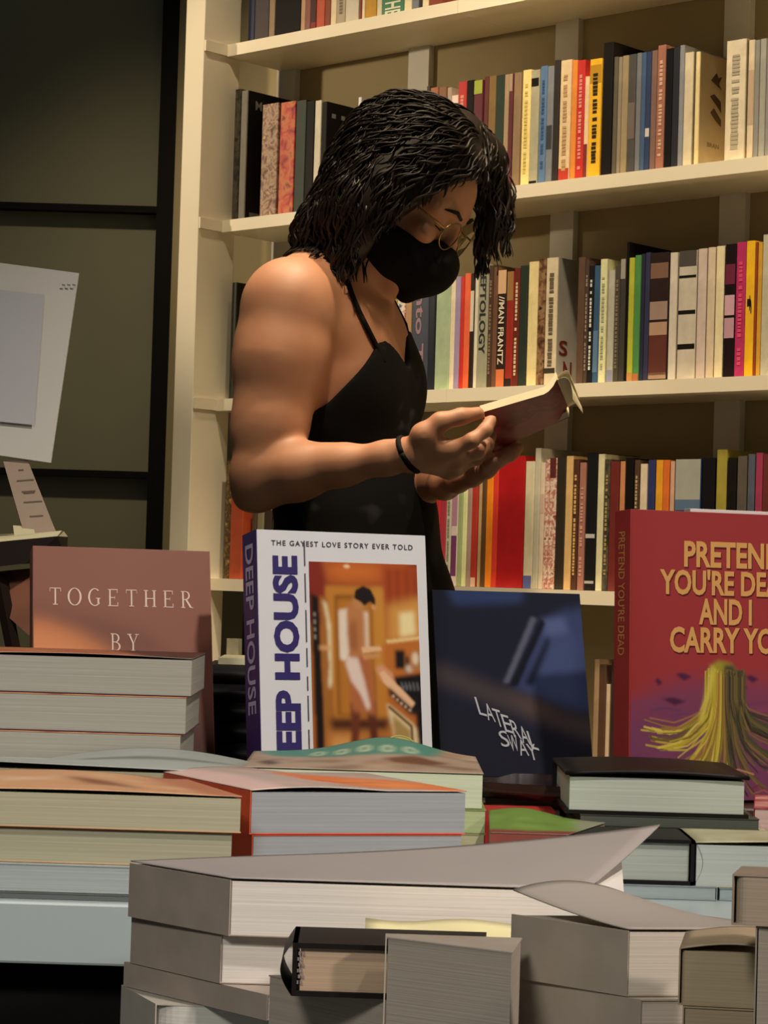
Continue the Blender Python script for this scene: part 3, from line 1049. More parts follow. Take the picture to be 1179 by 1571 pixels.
# ---- pale green paged books behind it, teal cover on top
q = rect(372, 742, 1200, 1.715, 1.865)
zt, zm, zl = Z(730, 1188, 1.715), Z(730, 1242, 1.715), Z(730, 1279, 1.715)
def liftT(a, c):
    return (0, 0, 0.0006 + 0.0125 * math.exp(-((a - 0.60) / 0.24) ** 2) * c ** 1.3 + 0.002 * math.sin(math.pi * a) * c)
lying_book(q, zm + .0003, zt, 'pale green paged paperback with brown and teal cover before the white standing book', '7c8a6c', 'ccd2b6', spine=3, lift=liftT, top=brown_paint, art=artT, nlift=(40, 60))
lying_book(rect(376, 746, 1250, 1.712, 1.86), zl + .0003, zm, 'yellow green paged book under the teal covered one', '8a9458', 'b2bd8c', spine=3)
lying_book(rect(380, 744, 1290, 1.712, 1.862), ZT + .0003, zl, 'cream bottom book under the yellow green one', 'b8b088', 'bdb892', spine=3)

# ---- riser behind, the standing books rest on it
ZR = 0.785
rz = empty('display_riser', (0.06, 2.06, ZT))
tag(rz, 'low dark brown riser under the standing books', 'riser')
b = MB()
xa, xb = at(-30, 1190, 2.0).x, at(1400, 1190, 2.0).x
b.box((xa - 0.06, 1.915 - 2.06, 0.0003), (xb - 0.06, 2.30 - 2.06, ZR - ZT - 0.0003), mat('3a241a', 0.35, 0.25, 12))
b.build('riser_top', rz, bevel=0.002)

# ---- red and green covers right of the middle stack
zr = Z(790, 1228, 1.80)
lying_book([XY(745, 1244, 1.752), XY(852, 1238, 1.765), XY(846, 1225, 1.800), XY(735, 1225, 1.795)], ZT + .0003, Z(760, 1244, 1.752), 'thin bright red book lying between the green and dark covers', 'b8302c', 'c0b8a0', spine=0)
zg = Z(860, 1283, 1.60)
green_paint = blotch('green_cover', ['6c8a3c', '7c9a48', '5c7434'], 7)
lying_book([XY(752, 1276, 1.605), XY(872, 1278, 1.605), XY(930, 1246, 1.692), XY(750, 1246, 1.735)], ZT + .0003, zg, 'green covered paperback lying right of the middle stack', '7c3a30', 'a08868', spine=0,
           lift=lambda a, c: (0, 0, 0.0008 + 0.006 * math.exp(-((a - 0.3) / 0.3) ** 2) * c), top=green_paint, art=artG, nlift=(30, 40))
zd = Z(800, 1206, 1.79)
lying_book([XY(736, 1204, 1.815), XY(868, 1216, 1.79), XY(950, 1172, 1.905), XY(790, 1172, 1.905)], Z(800, 1230, 1.79), zd, 'glossy dark brown book lying before the dark blue standing book', '2c1a14', '5c4030', spine=0, rough=0.2, hard=True)
lying_book([XY(745, 1230, 1.822), XY(860, 1230, 1.806), XY(930, 1200, 1.90), XY(800, 1200, 1.90)], ZT + .0003, Z(800, 1230, 1.79) - .0003, 'brown book hidden under the glossy dark one', '4a2c20', '6a5040', spine=0)

# ---- stack at the right: black hardcover over others
z1_, z2_ = Z(1000, 1190, 1.70), Z(1000, 1252, 1.70)
lying_book(rect(868, 1150, 1220, 1.70, 1.83), z2_ + .0003, z1_, 'black hardcover with pale pages on top of the right stack', '14110f', 'b8beb2', spine=2, hard=True,
           lift=lambda a, c: (0, 0, 0.001 + 0.0025 * math.sin(math.pi * a)))
z3_ = Z(1000, 1270, 1.70)
lying_book(rect(890, 1166, 1260, 1.70, 1.835), z3_ + .0003, z2_, 'thin dark grey book under the black hardcover', '3c4038', '4c5048', spine=2)
lying_book(rect(884, 1175, 1300, 1.705, 1.84), ZT + .0003, z3_, 'thick cream paged book low in the right stack', 'b0ac94', 'b8b49c', spine=2)
zk = Z(960, 1286, 1.60)
zk0 = Z(960, 1356, 1.60)
lying_book(rect(882, 1066, 1320, 1.60, 1.672), zk0 + .0003, zk, 'black hardcover with grey pages before the right stack', '100e0e', '9aa098', spine=1, hard=True)
lying_book(rect(880, 1100, 1360, 1.598, 1.672), ZT + .0003, zk0, 'thin grey book beneath the front black hardcover', '7c8688', '8c9698', spine=1)
lying_book(rect(1068, 1300, 1320, 1.60, 1.69), Z(1120, 1362, 1.60), Z(1120, 1296, 1.60), 'pale grey paged book right of the front black hardcover', '9c9c80', 'a8aeaa', spine=1,
           lift=lambda a, c: (0, 0, 0.001 + 0.004 * (1 - c) * a), top=blotch('olive_pale_cover', ['a09c78', 'b4b090', '8a8868'], 12))
lying_book(rect(1104, 1305, 1372, 1.60, 1.69), ZT + .0003, Z(1120, 1362, 1.60) - .0003, 'thin blue grey book at the right table edge', '7a868c', '8a969a', spine=1)
pinkred = blotch('pink_red_cover', ['d0a8a4', '9a3034', 'c89090'], 12)
lying_book([XY(1158, 1250, 1.72), XY(1330, 1255, 1.72), XY(1320, 1220, 1.83), XY(1160, 1220, 1.83)], ZT + .0003, Z(1165, 1240, 1.72), 'pink and red covered book at the right edge under the red standing book', '8c2428', 'c8a8a0', spine=3, top=pinkred)

# ------------------------------------------------------------------ nearest stacks on the low table
# F1: big paperback, its cover curling up at the right
gF = 'plain grey paperbacks of the front left stack'
WHITEP = 'd6cec6'
def foot(c0, left, right, back):
    return [c0, right, back, left]
F = [(355, 1353, 1.265), (200, 1338, 1.325)]
C0 = XY(*F[0]); CL = XY(*F[1]); CR = XY(960, 1372, 1.262)
CB = XY(955, 1300, 1.45); CL2 = XY(275, 1310, 1.44)
zt, zm, zl, zq_ = Z(355, 1350, 1.265), Z(355, 1437, 1.265), Z(342, 1511, 1.27), Z(342, 1551, 1.27)
def liftF(a, c):
    k = max(0, a - 0.35) / 0.65
    return (0.024 * k * k * c - 0.022 * k * (1 - c), 0.0, 0.0012 + 0.002 * math.sin(math.pi * a) * c + 0.017 * k ** 2.0 * c ** 1.3)
sheetcol = mat('9a918e', 0.6, 0.03, 10)
lying_book([C0, CR, CB, CL], zm + .0004, zt, 'large grey paperback with an upcurled cover topping the front left stack', 'a6968a', WHITEP, spine=3, lift=liftF, top=sheetcol, nlift=(16, 28), group=gF)
C0 = XY(341, 1440, 1.272); CL = XY(203, 1420, 1.33); CR = XY(930, 1450, 1.275)
CB = (CR[0] + CL[0] - C0[0], CR[1] + CL[1] - C0[1])
lying_book(foot(C0, CL, CR, CB), zl + .0004, zm, 'grey paperback second from the top of the front left stack', 'a6968a', WHITEP, spine=3, group=gF)
C0 = XY(412, 1515, 1.245); CL = XY(192, 1475, 1.335); CR = XY(900, 1530, 1.26)
CB = (CR[0] + CL[0] - C0[0], CR[1] + CL[1] - C0[1])
lying_book(foot(C0, CL, CR, CB), zq_ + .0004, zl, 'grey paperback third from the top of the front left stack', 'a6968a', WHITEP, spine=3, group=gF)
C0 = XY(240, 1560, 1.285); CL = XY(187, 1545, 1.34); CR = XY(900, 1600, 1.27)
CB = (CR[0] + CL[0] - C0[0], CR[1] + CL[1] - C0[1])
lying_book(foot(C0, CL, CR, CB), ZN + .0003, zq_, 'pale paperback at the bottom of the front left stack', 'b0a89c', 'c8c4bc', spine=3, group=gF, roundness=0.012)

# G: block in front on which the little black case-bound book lies
zg1 = Z(500, 1532, 1.15)
G0, G1 = XY(412, 1512, 1.215), XY(800, 1600, 1.06)
lying_book([XY(412, 1515, 1.212), XY(590, 1562, 1.152), XY(762, 1540, 1.160), XY(560, 1500, 1.225)], ZN + .0003, zg1, 'grey brown paged book beneath the little black book', '9c8c80', 'a39488', spine=1)
zk1 = Z(510, 1449, 1.15)
# little black hardcover, head end towards the viewer, rounded spine at the left
kq = [XY(448, 1500, 1.152), XY(740, 1500, 1.150), XY(745, 1500, 1.205), XY(452, 1500, 1.205)]
kroot = lying_book(kq, zg1 + .0004, zk1, 'little black hardcover with rounded spine in the front pile', '181311', 'b89c82', spine=3, hard=True)
hb = MB()
s0 = Vector(kq[0]) - sum((Vector(p) for p in kq), Vector((0, 0))) / 4
for i in range(7):
    zz = 0.006 + i * 0.0029
    for k in range(2):
        x_ = s0.x + 0.0022 + k * 0.0018 + (0.0008 if i % 2 else 0)
        hb.box((x_, s0.y + 0.0006, zz), (x_ + 0.0011, s0.y + 0.0026, zz + 0.0016), mat('8a7c78', 0.7))
hb.build('headband', kroot)
# B2: grey brown page block standing right of the little book
lying_book([XY(592, 1500, 1.135), XY(786, 1500, 1.10), XY(800, 1500, 1.145), XY(592, 1500, 1.146)], ZN + .0003, Z(690, 1458, 1.10), 'grey brown block of pages right of the little black book', 'a89c90', 'a2968a', spine=3)
# yellowed loose pages showing between the stacks
yp = empty('open_paperback', XY(720, 1460, 1.21) + (Z(720, 1478, 1.2),))
tag(yp, 'fanned cream and pink pages under the big upcurled paperback', 'book')
g = MB()
yq = [XY(560, 1450, 1.20), XY(800, 1450, 1.20), XY(810, 1440, 1.25), XY(560, 1440, 1.25)]
o0 = Vector(yp.location)
for k, (col, dz) in enumerate((('d8a8a0', 0.0), ('e6dca8', 0.004), ('ece2b4', 0.0075), ('e8dca8', 0.0105))):
    P = []
    for r in range(5):
        row = []
        for c_ in range(11):
            p = bil(yq, c_ / 10, r / 4)
            row.append((p.x - o0.x, p.y - o0.y, dz + 0.0012 * math.sin(c_ * 0.8 + k) + 0.001 * r))
        P.append(row)
    g.grid(P, mat(col, 0.7, 0.05, 20), 0.0018)
g.build('pages', yp, smooth=True)

# H1/H2: right hand front stack
H0, HL, HR = XY(966, 1432, 1.12), XY(786, 1420, 1.165), XY(1230, 1445, 1.135)
HB = (HR[0] + HL[0] - H0[0], HR[1] + HL[1] - H0[1])
zh, zh0 = Z(966, 1428, 1.12), Z(966, 1530, 1.12)
lying_book([H0, HR, HB, HL], zh0 + .0004, zh, 'grey brown paperback with upcurled cover topping the front right stack', 'a39688', 'bfb4a6', spine=3,
           lift=lambda a, c: (0, 0, 0.001 + 0.016 * c ** 1.4 * math.sin(math.pi * min(1, 0.25 + a * 0.8)) ), top=mat('9d938b', 0.6, 0.04, 10), nlift=(14, 20))
rb = MB()
H0b = XY(985, 1540, 1.115); HLb = XY(780, 1505, 1.17); HRb = XY(1240, 1550, 1.13)
HBb = (HRb[0] + HLb[0] - H0b[0], HRb[1] + HLb[1] - H0b[1])
lying_book([H0b, HRb, HBb, HLb], ZN + .0003, zh0, 'lower grey brown book of the front right stack', 'a39688', 'b3a69a', spine=3)
# J: tan block at the right, with another over it and one at the edge
zj = Z(1100, 1458, 1.04)
zj0 = Z(1100, 1545, 1.04)
lying_book([XY(1044, 1500, 1.04), XY(1166, 1500, 1.036), XY(1178, 1500, 1.09), XY(1052, 1500, 1.09)], zj0 + .0004, zj, 'tan paged small book near the lower right corner', 'b09c7c', 'b4a184', spine=3,
           lift=lambda a, c: (0, 0, 0.0006 + 0.003 * math.sin(math.pi * min(1, a * 0.7))), top='b8a486', roundness=0.004)
lying_book([XY(1050, 1560, 1.04), XY(1172, 1560, 1.036), XY(1180, 1560, 1.09), XY(1056, 1560, 1.09)], ZN + .0003, zj0, 'tan book under the small one at the lower right', 'b09c7c', 'ab987c', spine=3)
z_r1, z_r0 = Z(1150, 1342, 1.0), Z(1150, 1421, 1.0)
lying_book([XY(1126, 1380, 1.0), XY(1300, 1380, 0.995), XY(1310, 1380, 1.03), XY(1140, 1380, 1.03)], z_r0 + .0003, z_r1, 'grey brown book jutting in at the right edge above the tan one', 'a08f7e', 'a39380', spine=3, roundness=0.005)
lying_book([XY(1162, 1450, 1.0), XY(1310, 1450, 0.998), XY(1315, 1450, 1.03), XY(1168, 1450, 1.03)], ZN + .0003, z_r0, 'tall grey block of books at the right edge under the jutting one', '8f8478', '958a7e', spine=3)

# ------------------------------------------------------------------ standing books
def standing(name, label, base, beta, lean, w, h, t, cover, spinecol, pages='d8d0bc', spine_side='left', hard=False):
    """base: world point of the lower left front corner; cover faces the viewer turned by beta to the right, leaning back"""
    M = Matrix.Translation(base) @ Matrix.Rotation(beta, 4, 'Z') @ Matrix.Rotation(-lean, 4, 'X')
    root = empty(name, M=M)
    tag(root, label, 'book')
    b = MB()
    bt = 0.0025 if hard else 0.0006
    cm = cover
    sm = mat(spinecol, 0.4, 0.06, 30)
    b.box((0, 0, 0), (w, bt, h), cm)
    b.box((0, t - bt, 0), (w, t, h), sm)
    b.box((-bt, 0.0, 0), (0.0, t, h), sm)
    b.build('cover', root, bevel=0.0003)
    p = MB()
    i_ = 0.003 if hard else 0.0004
    p.box((0, bt, i_), (w - i_, t - bt, h - i_), mat(pages, 0.8, 0.08, 1, 'pages_side'))
    p.build('pages', root)
    return root

class Art(MB):
    """flat print on the front of a standing book, x right, z up, layers stepping out by a hair"""
    def __init__(self):
        super().__init__()
        self.k = 0
    def P(self, pts, col, m=None):
        self.k += 1
        y = -0.0007 - 0.000012 * self.k
        self.poly([(x, y, z) for x, z in pts], m or mat(col, 0.4, 0.05, 60))
    def R(self, x0, z0, x1, z1, col, m=None):
        self.P([(x0, z0), (x1, z0), (x1, z1), (x0, z1)], col, m)
    def E(self, cx, cz, rx, rz, col, n=28, m=None):
        self.P([(cx + rx * math.cos(2 * math.pi * i / n), cz + rz * math.sin(2 * math.pi * i / n)) for i in range(n)], col, m)
    def T(self, s, x, z, w, h, col, bold=0.02, rot=0, shear=0.0, space=1.0):
        self.k += 1
        y = -0.0007 - 0.000012 * self.k
        if rot == 0:
            fn = lambda a, b: (x + w * a + shear * b, y, z + h * b)
        elif rot == 1:     # reads bottom to top; w is the run upwards
            fn = lambda a, b: (x - h * b + h, y, z + w * a)
        lettering(self, s, fn, mat(col, 0.4, 0.02, 60), bold, space)

def rest_on(topcorner):
    """height of the book chosen so that its lower back edge meets the riser; returns the base corner"""
    global Hh
    zb0 = ZR + Tt * math.sin(lean) + 0.0006
    Hh = (topcorner.z - zb0) / math.cos(lean)
    return topcorner - ez * Hh
# ---- DEEP HOUSE
Hh, Ww, Tt = 0.218, 0.160, 0.034
beta, lean = math.radians(24), math.radians(8.5)
top_l = at(394, 812, 1.96)
ez = Vector((0, math.sin(lean), math.cos(lean)))
ez = Matrix.Rotation(beta, 3, 'Z') @ ez
base = top_l - ez * Hh
base = rest_on(top_l)
print('DEEP base', base)
deep = standing('paperback_book', 'white standing paperback titled DEEP HOUSE with purple spine and kitchen picture', base, beta, lean, Ww, Hh, Tt, mat('dcdade', 0.35, 0.02, 20), '33246a')
a = Art()
a.T('THE GAYEST LOVE STORY EVER TOLD', 0.013, Hh - 0.0135, 0.134, 0.0046, '3a3648', 0.012, space=1.25)
a.T('DEEP HOUSE', 0.0135, 0.004, Hh - 0.026, 0.0235, '2e2266', 0.045, rot=1)
a.build('title_lettering', deep)
a = Art()
rr = random.Random(3)
zz = 0.006
while zz < Hh - 0.03:
    L = rr.uniform(0.012, 0.028)
    a.R(0.0430, zz, 0.0441, zz + L, '4a4650')
    zz += L + rr.uniform(0.004, 0.009)
x0, x1, zb_, zt_ = 0.0475, 0.1505, 0.007, Hh - 0.0265
a.build('side_print', deep)
c = Canvas(150, 270, 'b4662a')
c.grad('7a2a18', lambda u, v: 1.2 - v * 7)
c.poly([(0.1, 0), (0.95, 0), (0.7, 0.105), (0.16, 0.105)], 'b05424', 4)
c.ell(0.42, 0.045, 0.25, 0.04, 'cc6c2c', 6)
c.ell(0.345, 0.02, 0.03, 0.008, 'f0d0a0', 1)
c.poly([(0, 0), (0.1, 0), (0.16, 0.11), (0.13, 0.3), (0, 0.3)], '84281a', 4)
c.rect(0.15, 0.115, 0.69, 0.74, 'c07c2e', 2)
c.rect(0.23, 0.155, 0.58, 0.72, '8a5018', 2)
c.rect(0.255, 0.175, 0.56, 0.72, 'b87428', 3)
c.rect(0.58, 0.12, 0.68, 0.5, 'c88838', 3)
c.poly([(0.01, 0.15), (0.085, 0.17), (0.13, 1), (0.03, 1)], '150c0a', 2)
for v in (0.24, 0.275, 0.31, 0.345):
    c.rect(0.035, v, 0.055, v + 0.02, '9a9084', 1, 0.8)
c.poly([(0.095, 0.16), (0.16, 0.18), (0.2, 0.73), (0.15, 0.93), (0.11, 0.9)], 'a4662a', 2)
c.poly([(0.12, 0.18), (0.155, 0.2), (0.185, 0.3), (0.19, 0.56), (0.165, 0.6), (0.15, 0.58), (0.165, 0.5), (0.155, 0.28)], 'eedcb4', 2)
c.rect(0.08, 0.395, 0.19, 0.415, 'd8a470', 2)
c.rect(0.27, 0.225, 0.37, 0.46, 'ecdfc8', 2)
c.rect(0.455, 0.235, 0.525, 0.42, 'f0e4cc', 2)
c.poly([(0.68, 0.02), (1, 0.01), (1, 0.34), (0.69, 0.36)], 'a8481e', 3)
for u in (0.72, 0.8, 0.885, 0.96):
    c.poly([(u, 0.03), (u + 0.03, 0.025), (u + 0.025, 0.3), (u, 0.3)], '7c2a14', 3, 0.8)
c.poly([(0.7, 0.2), (1, 0.16), (1, 0.355), (0.7, 0.38)], 'd89c4c', 6, 0.85)
c.poly([(0.82, 0.235), (0.96, 0.225), (0.965, 0.335), (0.82, 0.35)], 'f0dca4', 3)
c.poly([(0.69, 0.365), (1, 0.345), (1, 0.36), (0.7, 0.385)], 'ecc888', 1)
c.poly([(0.66, 0.385), (1, 0.37), (1, 0.54), (0.66, 0.52)], 'bc6c2c', 3)
c.rect(0.77, 0.41, 0.86, 0.5, '1c1414', 2)
c.rect(0.86, 0.44, 0.9, 0.52, '3c2c24', 2)
c.ell(0.895, 0.5, 0.035, 0.02, 'd0b8a0', 2)
c.rect(0.92, 0.42, 1.0, 0.5, 'a87850', 3)
c.ell(0.955, 0.45, 0.03, 0.03, 'e4ccb0', 2)
c.poly([(0.74, 0.54), (1, 0.52), (1, 0.7), (0.92, 0.72), (0.78, 0.6)], '161214', 2)
for k in range(5):
    c.stroke([(0.82 + k * 0.036, 0.565), (0.83 + k * 0.036, 0.60), (0.845 + k * 0.03, 0.58)], 0.006, '6c6c70', 1)
c.poly([(0.58, 0.5), (0.64, 0.48), (0.74, 0.52), (0.76, 0.58), (0.64, 0.56)], 'd89870', 2)
c.poly([(0.62, 0.52), (0.66, 0.51), (0.94, 0.66), (0.9, 0.69), (0.66, 0.57)], 'e8b890', 1)
c.poly([(0.7, 0.585), (0.92, 0.69), (0.9, 0.72), (0.7, 0.62)], '3c2a22', 2)
for k in range(5):
    c.ell(0.74 + k * 0.037, 0.63 + k * 0.016, 0.012, 0.007, 'c8b098', 1)
c.poly([(0.68, 0.66), (0.92, 0.76), (0.98, 0.8), (0.98, 1), (0.78, 1), (0.72, 0.94)], 'ddc494', 2)
c.poly([(0.735, 0.72), (0.885, 0.79), (0.9, 0.97), (0.8, 0.96), (0.74, 0.9)], 'a88850', 2)
c.stroke([(0.70, 0.68), (0.9, 0.77), (0.91, 0.96)], 0.012, '5c3c20', 1)
c.poly([(0.94, 0.7), (1, 0.68), (1, 1), (0.98, 1)], '181214', 2)
c.poly([(0.14, 0.76), (0.72, 0.76), (0.78, 1), (0.1, 1)], 'b87438', 3)
c.poly([(0.16, 0.735), (0.7, 0.735), (0.68, 0.79), (0.16, 0.79)], '4a2414', 4)
c.poly([(0.18, 0.82), (0.36, 0.82), (0.34, 1), (0.14, 1)], 'd49450', 4)
c.poly([(0.5, 0.8), (0.7, 0.82), (0.76, 1), (0.58, 1)], 'a05424', 5)
# figure seen from the side: dark hair, bare back, pale apron, long legs
c.poly([(0.345, 0.66), (0.44, 0.66), (0.42, 0.8), (0.4, 0.93), (0.335, 0.94), (0.345, 0.8)], '6c3420', 2)
c.poly([(0.48, 0.64), (0.57, 0.66), (0.585, 0.8), (0.6, 0.95), (0.54, 0.95), (0.52, 0.82)], '5c2a1a', 2)
c.poly([(0.33, 0.92), (0.4, 0.91), (0.5, 0.95), (0.49, 0.965), (0.34, 0.955)], '24120e', 1)
c.poly([(0.54, 0.93), (0.6, 0.93), (0.62, 0.955), (0.55, 0.96)], '24120e', 1)
c.poly([(0.33, 0.42), (0.52, 0.42), (0.57, 0.58), (0.58, 0.72), (0.36, 0.7), (0.34, 0.56)], 'b0663c', 3)
c.poly([(0.33, 0.44), (0.42, 0.44), (0.48, 0.56), (0.53, 0.68), (0.5, 0.7), (0.44, 0.62), (0.36, 0.56), (0.31, 0.48)], 'e4ccc0', 2)
c.poly([(0.29, 0.24), (0.38, 0.19), (0.5, 0.22), (0.51, 0.34), (0.5, 0.44), (0.36, 0.45), (0.30, 0.38)], 'bc7a4a', 3)
c.poly([(0.27, 0.24), (0.33, 0.22), (0.35, 0.42), (0.3, 0.47), (0.28, 0.44)], 'e6d4c0', 2)
c.poly([(0.35, 0.3), (0.42, 0.26), (0.43, 0.42), (0.36, 0.42)], '9c5c34', 4)
c.poly([(0.46, 0.4), (0.64, 0.395), (0.645, 0.415), (0.47, 0.43)], 'e4b488', 1)
c.poly([(0.46, 0.43), (0.63, 0.43), (0.63, 0.45), (0.48, 0.46)], 'c88c58', 1)
c.ell(0.45, 0.185, 0.06, 0.035, 'c08454', 2)
c.ell(0.585, 0.21, 0.025, 0.012, 'd09464', 1)
c.poly([(0.405, 0.17), (0.42, 0.13), (0.49, 0.11), (0.56, 0.125), (0.6, 0.17), (0.6, 0.2), (0.55, 0.185), (0.5, 0.205), (0.46, 0.185)], '1c120e', 1)
c.build('cover_picture', x0, zb_, x1, zt_, -0.0004, deep, 0.4, 0.3)
s_ = MB()
cz, cx = 0.0155, 0.128
SEALC = mat('c8bc70', 0.35, 0.05, 60)
n = 36
yk = -0.0009
s_.poly([(cx + 0.0205 * math.cos(2 * math.pi * i / n), yk, 0.0212 + 0.0205 * math.sin(2 * math.pi * i / n)) for i in range(n)], SEALC)
s_.poly([(cx + 0.0195 * math.cos(2 * math.pi * i / n), yk - .00002, 0.0212 + 0.0195 * math.sin(2 * math.pi * i / n)) for i in range(n)], mat('8a8440', 0.4))
s_.poly([(cx + 0.0188 * math.cos(2 * math.pi * i / n), yk - .00004, 0.0212 + 0.0188 * math.sin(2 * math.pi * i / n)) for i in range(n)], SEALC)
s_.poly([(cx + 0.0115 * math.cos(2 * math.pi * i / n), yk - .00006, 0.0212 + 0.0115 * math.sin(2 * math.pi * i / n)) for i in range(n)], mat('b0a458', 0.4))
def arc_text(mb, s, cx, cz, r, a0, a1, hh, y, m):
    for i, ch in enumerate(s):
        if ch == ' ':
            continue
        an = math.radians(a0 + (a1 - a0) * i / max(1, len(s) - 1))
        rad = Vector((math.cos(an), 0, math.sin(an)))
        tan = Vector((math.sin(an), 0, -math.cos(an)))
        o = Vector((cx, y, cz)) + rad * r
        lettering(mb, ch, lambda p, q: o + tan * (hh * 0.62 * (p - 0.5)) + rad * (hh * q), m, 0.02)
arc_text(s_, 'IIIIIIIII', cx, 0.0212, 0.0133, 118, 10, 0.0038, yk - .00009, mat('4a4420', 0.4))
s_.build('award_seal', deep)['label'] = 'round yellow award seal'
sp = MB()
lettering(sp, 'DEEP HOUSE', lambda p, q: (-0.0010, Tt * (0.78 - 0.56 * q), Hh * 0.95 - 0.147 * p), mat('c0b8d8', 0.4), 0.02)
sp.build('spine_lettering', deep)

# ---- reddish brown book with serif title
def serif(mb, ch, fn, m):
    """single capital drawn with thick and thin strokes and slab serifs, unit frame"""
    def R(x0, y0, x1, y1):
        mb.poly([fn(x0, y0), fn(x1, y0), fn(x1, y1), fn(x0, y1)], m)
    def ring(cx, cy, rx, ry, ix, iy, a0, a1, n=20):
        for i in range(n):
            t0 = math.radians(a0 + (a1 - a0) * i / n)
            t1 = math.radians(a0 + (a1 - a0) * (i + 1) / n)
            mb.poly([fn(cx + ix * math.cos(t0), cy + iy * math.sin(t0)), fn(cx + rx * math.cos(t0), cy + ry * math.sin(t0)),
                     fn(cx + rx * math.cos(t1), cy + ry * math.sin(t1)), fn(cx + ix * math.cos(t1), cy + iy * math.sin(t1))], m)
    k, s = 0.13, 0.05
    if ch == 'T':
        R(0.5 - k / 2, 0, 0.5 + k / 2, 1); R(0.04, 1 - s, 0.96, 1); R(0.04, 0.78, 0.08, 1); R(0.92, 0.78, 0.96, 1); R(0.3, 0, 0.7, s)
    elif ch == 'O':
        ring(0.5, 0.5, 0.5, 0.52, 0.36, 0.47, 0, 360, 36)
    elif ch == 'G':
        ring(0.52, 0.5, 0.5, 0.52, 0.36, 0.47, 50, 320, 30); R(0.72, 0.08, 0.85, 0.42); R(0.6, 0.42, 0.95, 0.46)
    elif ch == 'E':
        R(0.15, 0, 0.15 + k, 1); R(0.05, 1 - s, 0.85, 1); R(0.05, 0, 0.88, s); R(0.28, 0.48, 0.62, 0.53); R(0.8, 0.78, 0.85, 1); R(0.84, 0, 0.89, 0.24); R(0.6, 0.4, 0.63, 0.61)
    elif ch == 'H':
        for x in (0.12, 0.75):
            R(x, 0, x + k, 1); R(x - 0.09, 0, x + k + 0.09, s); R(x - 0.09, 1 - s, x + k + 0.09, 1)
        R(0.25, 0.48, 0.75, 0.53)
    elif ch in 'RB':
        R(0.14, 0, 0.14 + k, 1); R(0.04, 0, 0.38, s); R(0.04, 1 - s, 0.45, 1)
        ring(0.42, 0.74, 0.36, 0.26, 0.23, 0.21, -90, 90, 16); R(0.27, 0.48, 0.45, 0.53)
        if ch == 'R':
            mb.poly([fn(0.4, 0.48), fn(0.55, 0.48), fn(0.98, 0), fn(0.8, 0)], m); R(0.78, 0, 1.04, s)
        else:
            ring(0.45, 0.25, 0.42, 0.26, 0.28, 0.21, -90, 90, 16); R(0.27, 0, 0.45, s)
    elif ch == 'Y':
        R(0.5 - k / 2, 0, 0.5 + k / 2, 0.45); R(0.32, 0, 0.68, s)
        mb.poly([fn(0.435, 0.45), fn(0.565, 0.45), fn(0.25, 1), fn(0.08, 1)], m)
        mb.poly([fn(0.5, 0.42), fn(0.56, 0.45), fn(0.9, 1), fn(0.83, 1)], m)
        R(0.0, 1 - s, 0.36, 1); R(0.68, 1 - s, 1.0, 1)

Hh, Ww, Tt = 0.190, 0.160, 0.022
beta, lean = math.radians(15), math.radians(17)
ez = Matrix.Rotation(beta, 3, 'Z') @ Vector((0, math.sin(lean), math.cos(lean)))
base = rest_on(at(51, 837, 2.035))
print('TOGETHER base', base)
tog = standing('paperback_book', 'reddish brown standing paperback titled TOGETHER BY behind the left stack', base, beta, lean, Ww, Hh, Tt, mat('94604e', 0.4, 0.06, 14), '7c4a3c')
c = Canvas(120, 140, '8e5a4a')
c.grad('84503f', lambda u, v: (u - 0.5) * 1.2)
c.poly([(0.0, 0.27), (0.3, 0.31), (0.62, 0.37), (0.8, 0.5), (0.5, 0.5), (0.25, 0.4), (0.0, 0.36)], '6e4436', 6, 0.7)
c.poly([(-0.1, 0.34), (0.05, 0.33), (0.25, 0.39), (0.42, 0.46), (0.56, 0.6), (0.4, 0.7), (-0.1, 0.7)], 'c8784c', 5)
c.poly([(-0.1, 0.40), (0.06, 0.39), (0.2, 0.43), (0.36, 0.52), (0.3, 0.62), (-0.1, 0.7)], 'dc8c5a', 6)
c.poly([(1.1, 0.36), (0.93, 0.44), (0.84, 0.52), (0.74, 0.58), (0.6, 1.1), (1.1, 1.1)], '6c4036', 3)
c.poly([(-0.1, 0.72), (1.1, 0.72), (1.1, 1.1), (-0.1, 1.1)], '54302a', 8)
c.build('cover_picture', 0.0005, 0.0005, Ww - 0.0005, Hh - 0.0005, -0.0003, tog, 0.45, 0.15)
a = MB()
tm_ = mat('dcbcae', 0.4)
zc = Hh - 0.0545
x = 0.014
for ch in 'TOGETHER':
    wch = {'O': 0.0125, 'G': 0.0120, 'H': 0.0118}.get(ch, 0.0108)
    serif(a, ch, lambda u, v: (x + wch * u, -0.0009, zc + 0.0158 * v), tm_)
    x += wch + 0.0055
x = 0.068
for ch in 'BY':
    serif(a, ch, lambda u, v: (x + 0.0105 * u, -0.0009, Hh - 0.0955 + 0.0158 * v), tm_)
    x += 0.0152
a.build('title_lettering', tog)

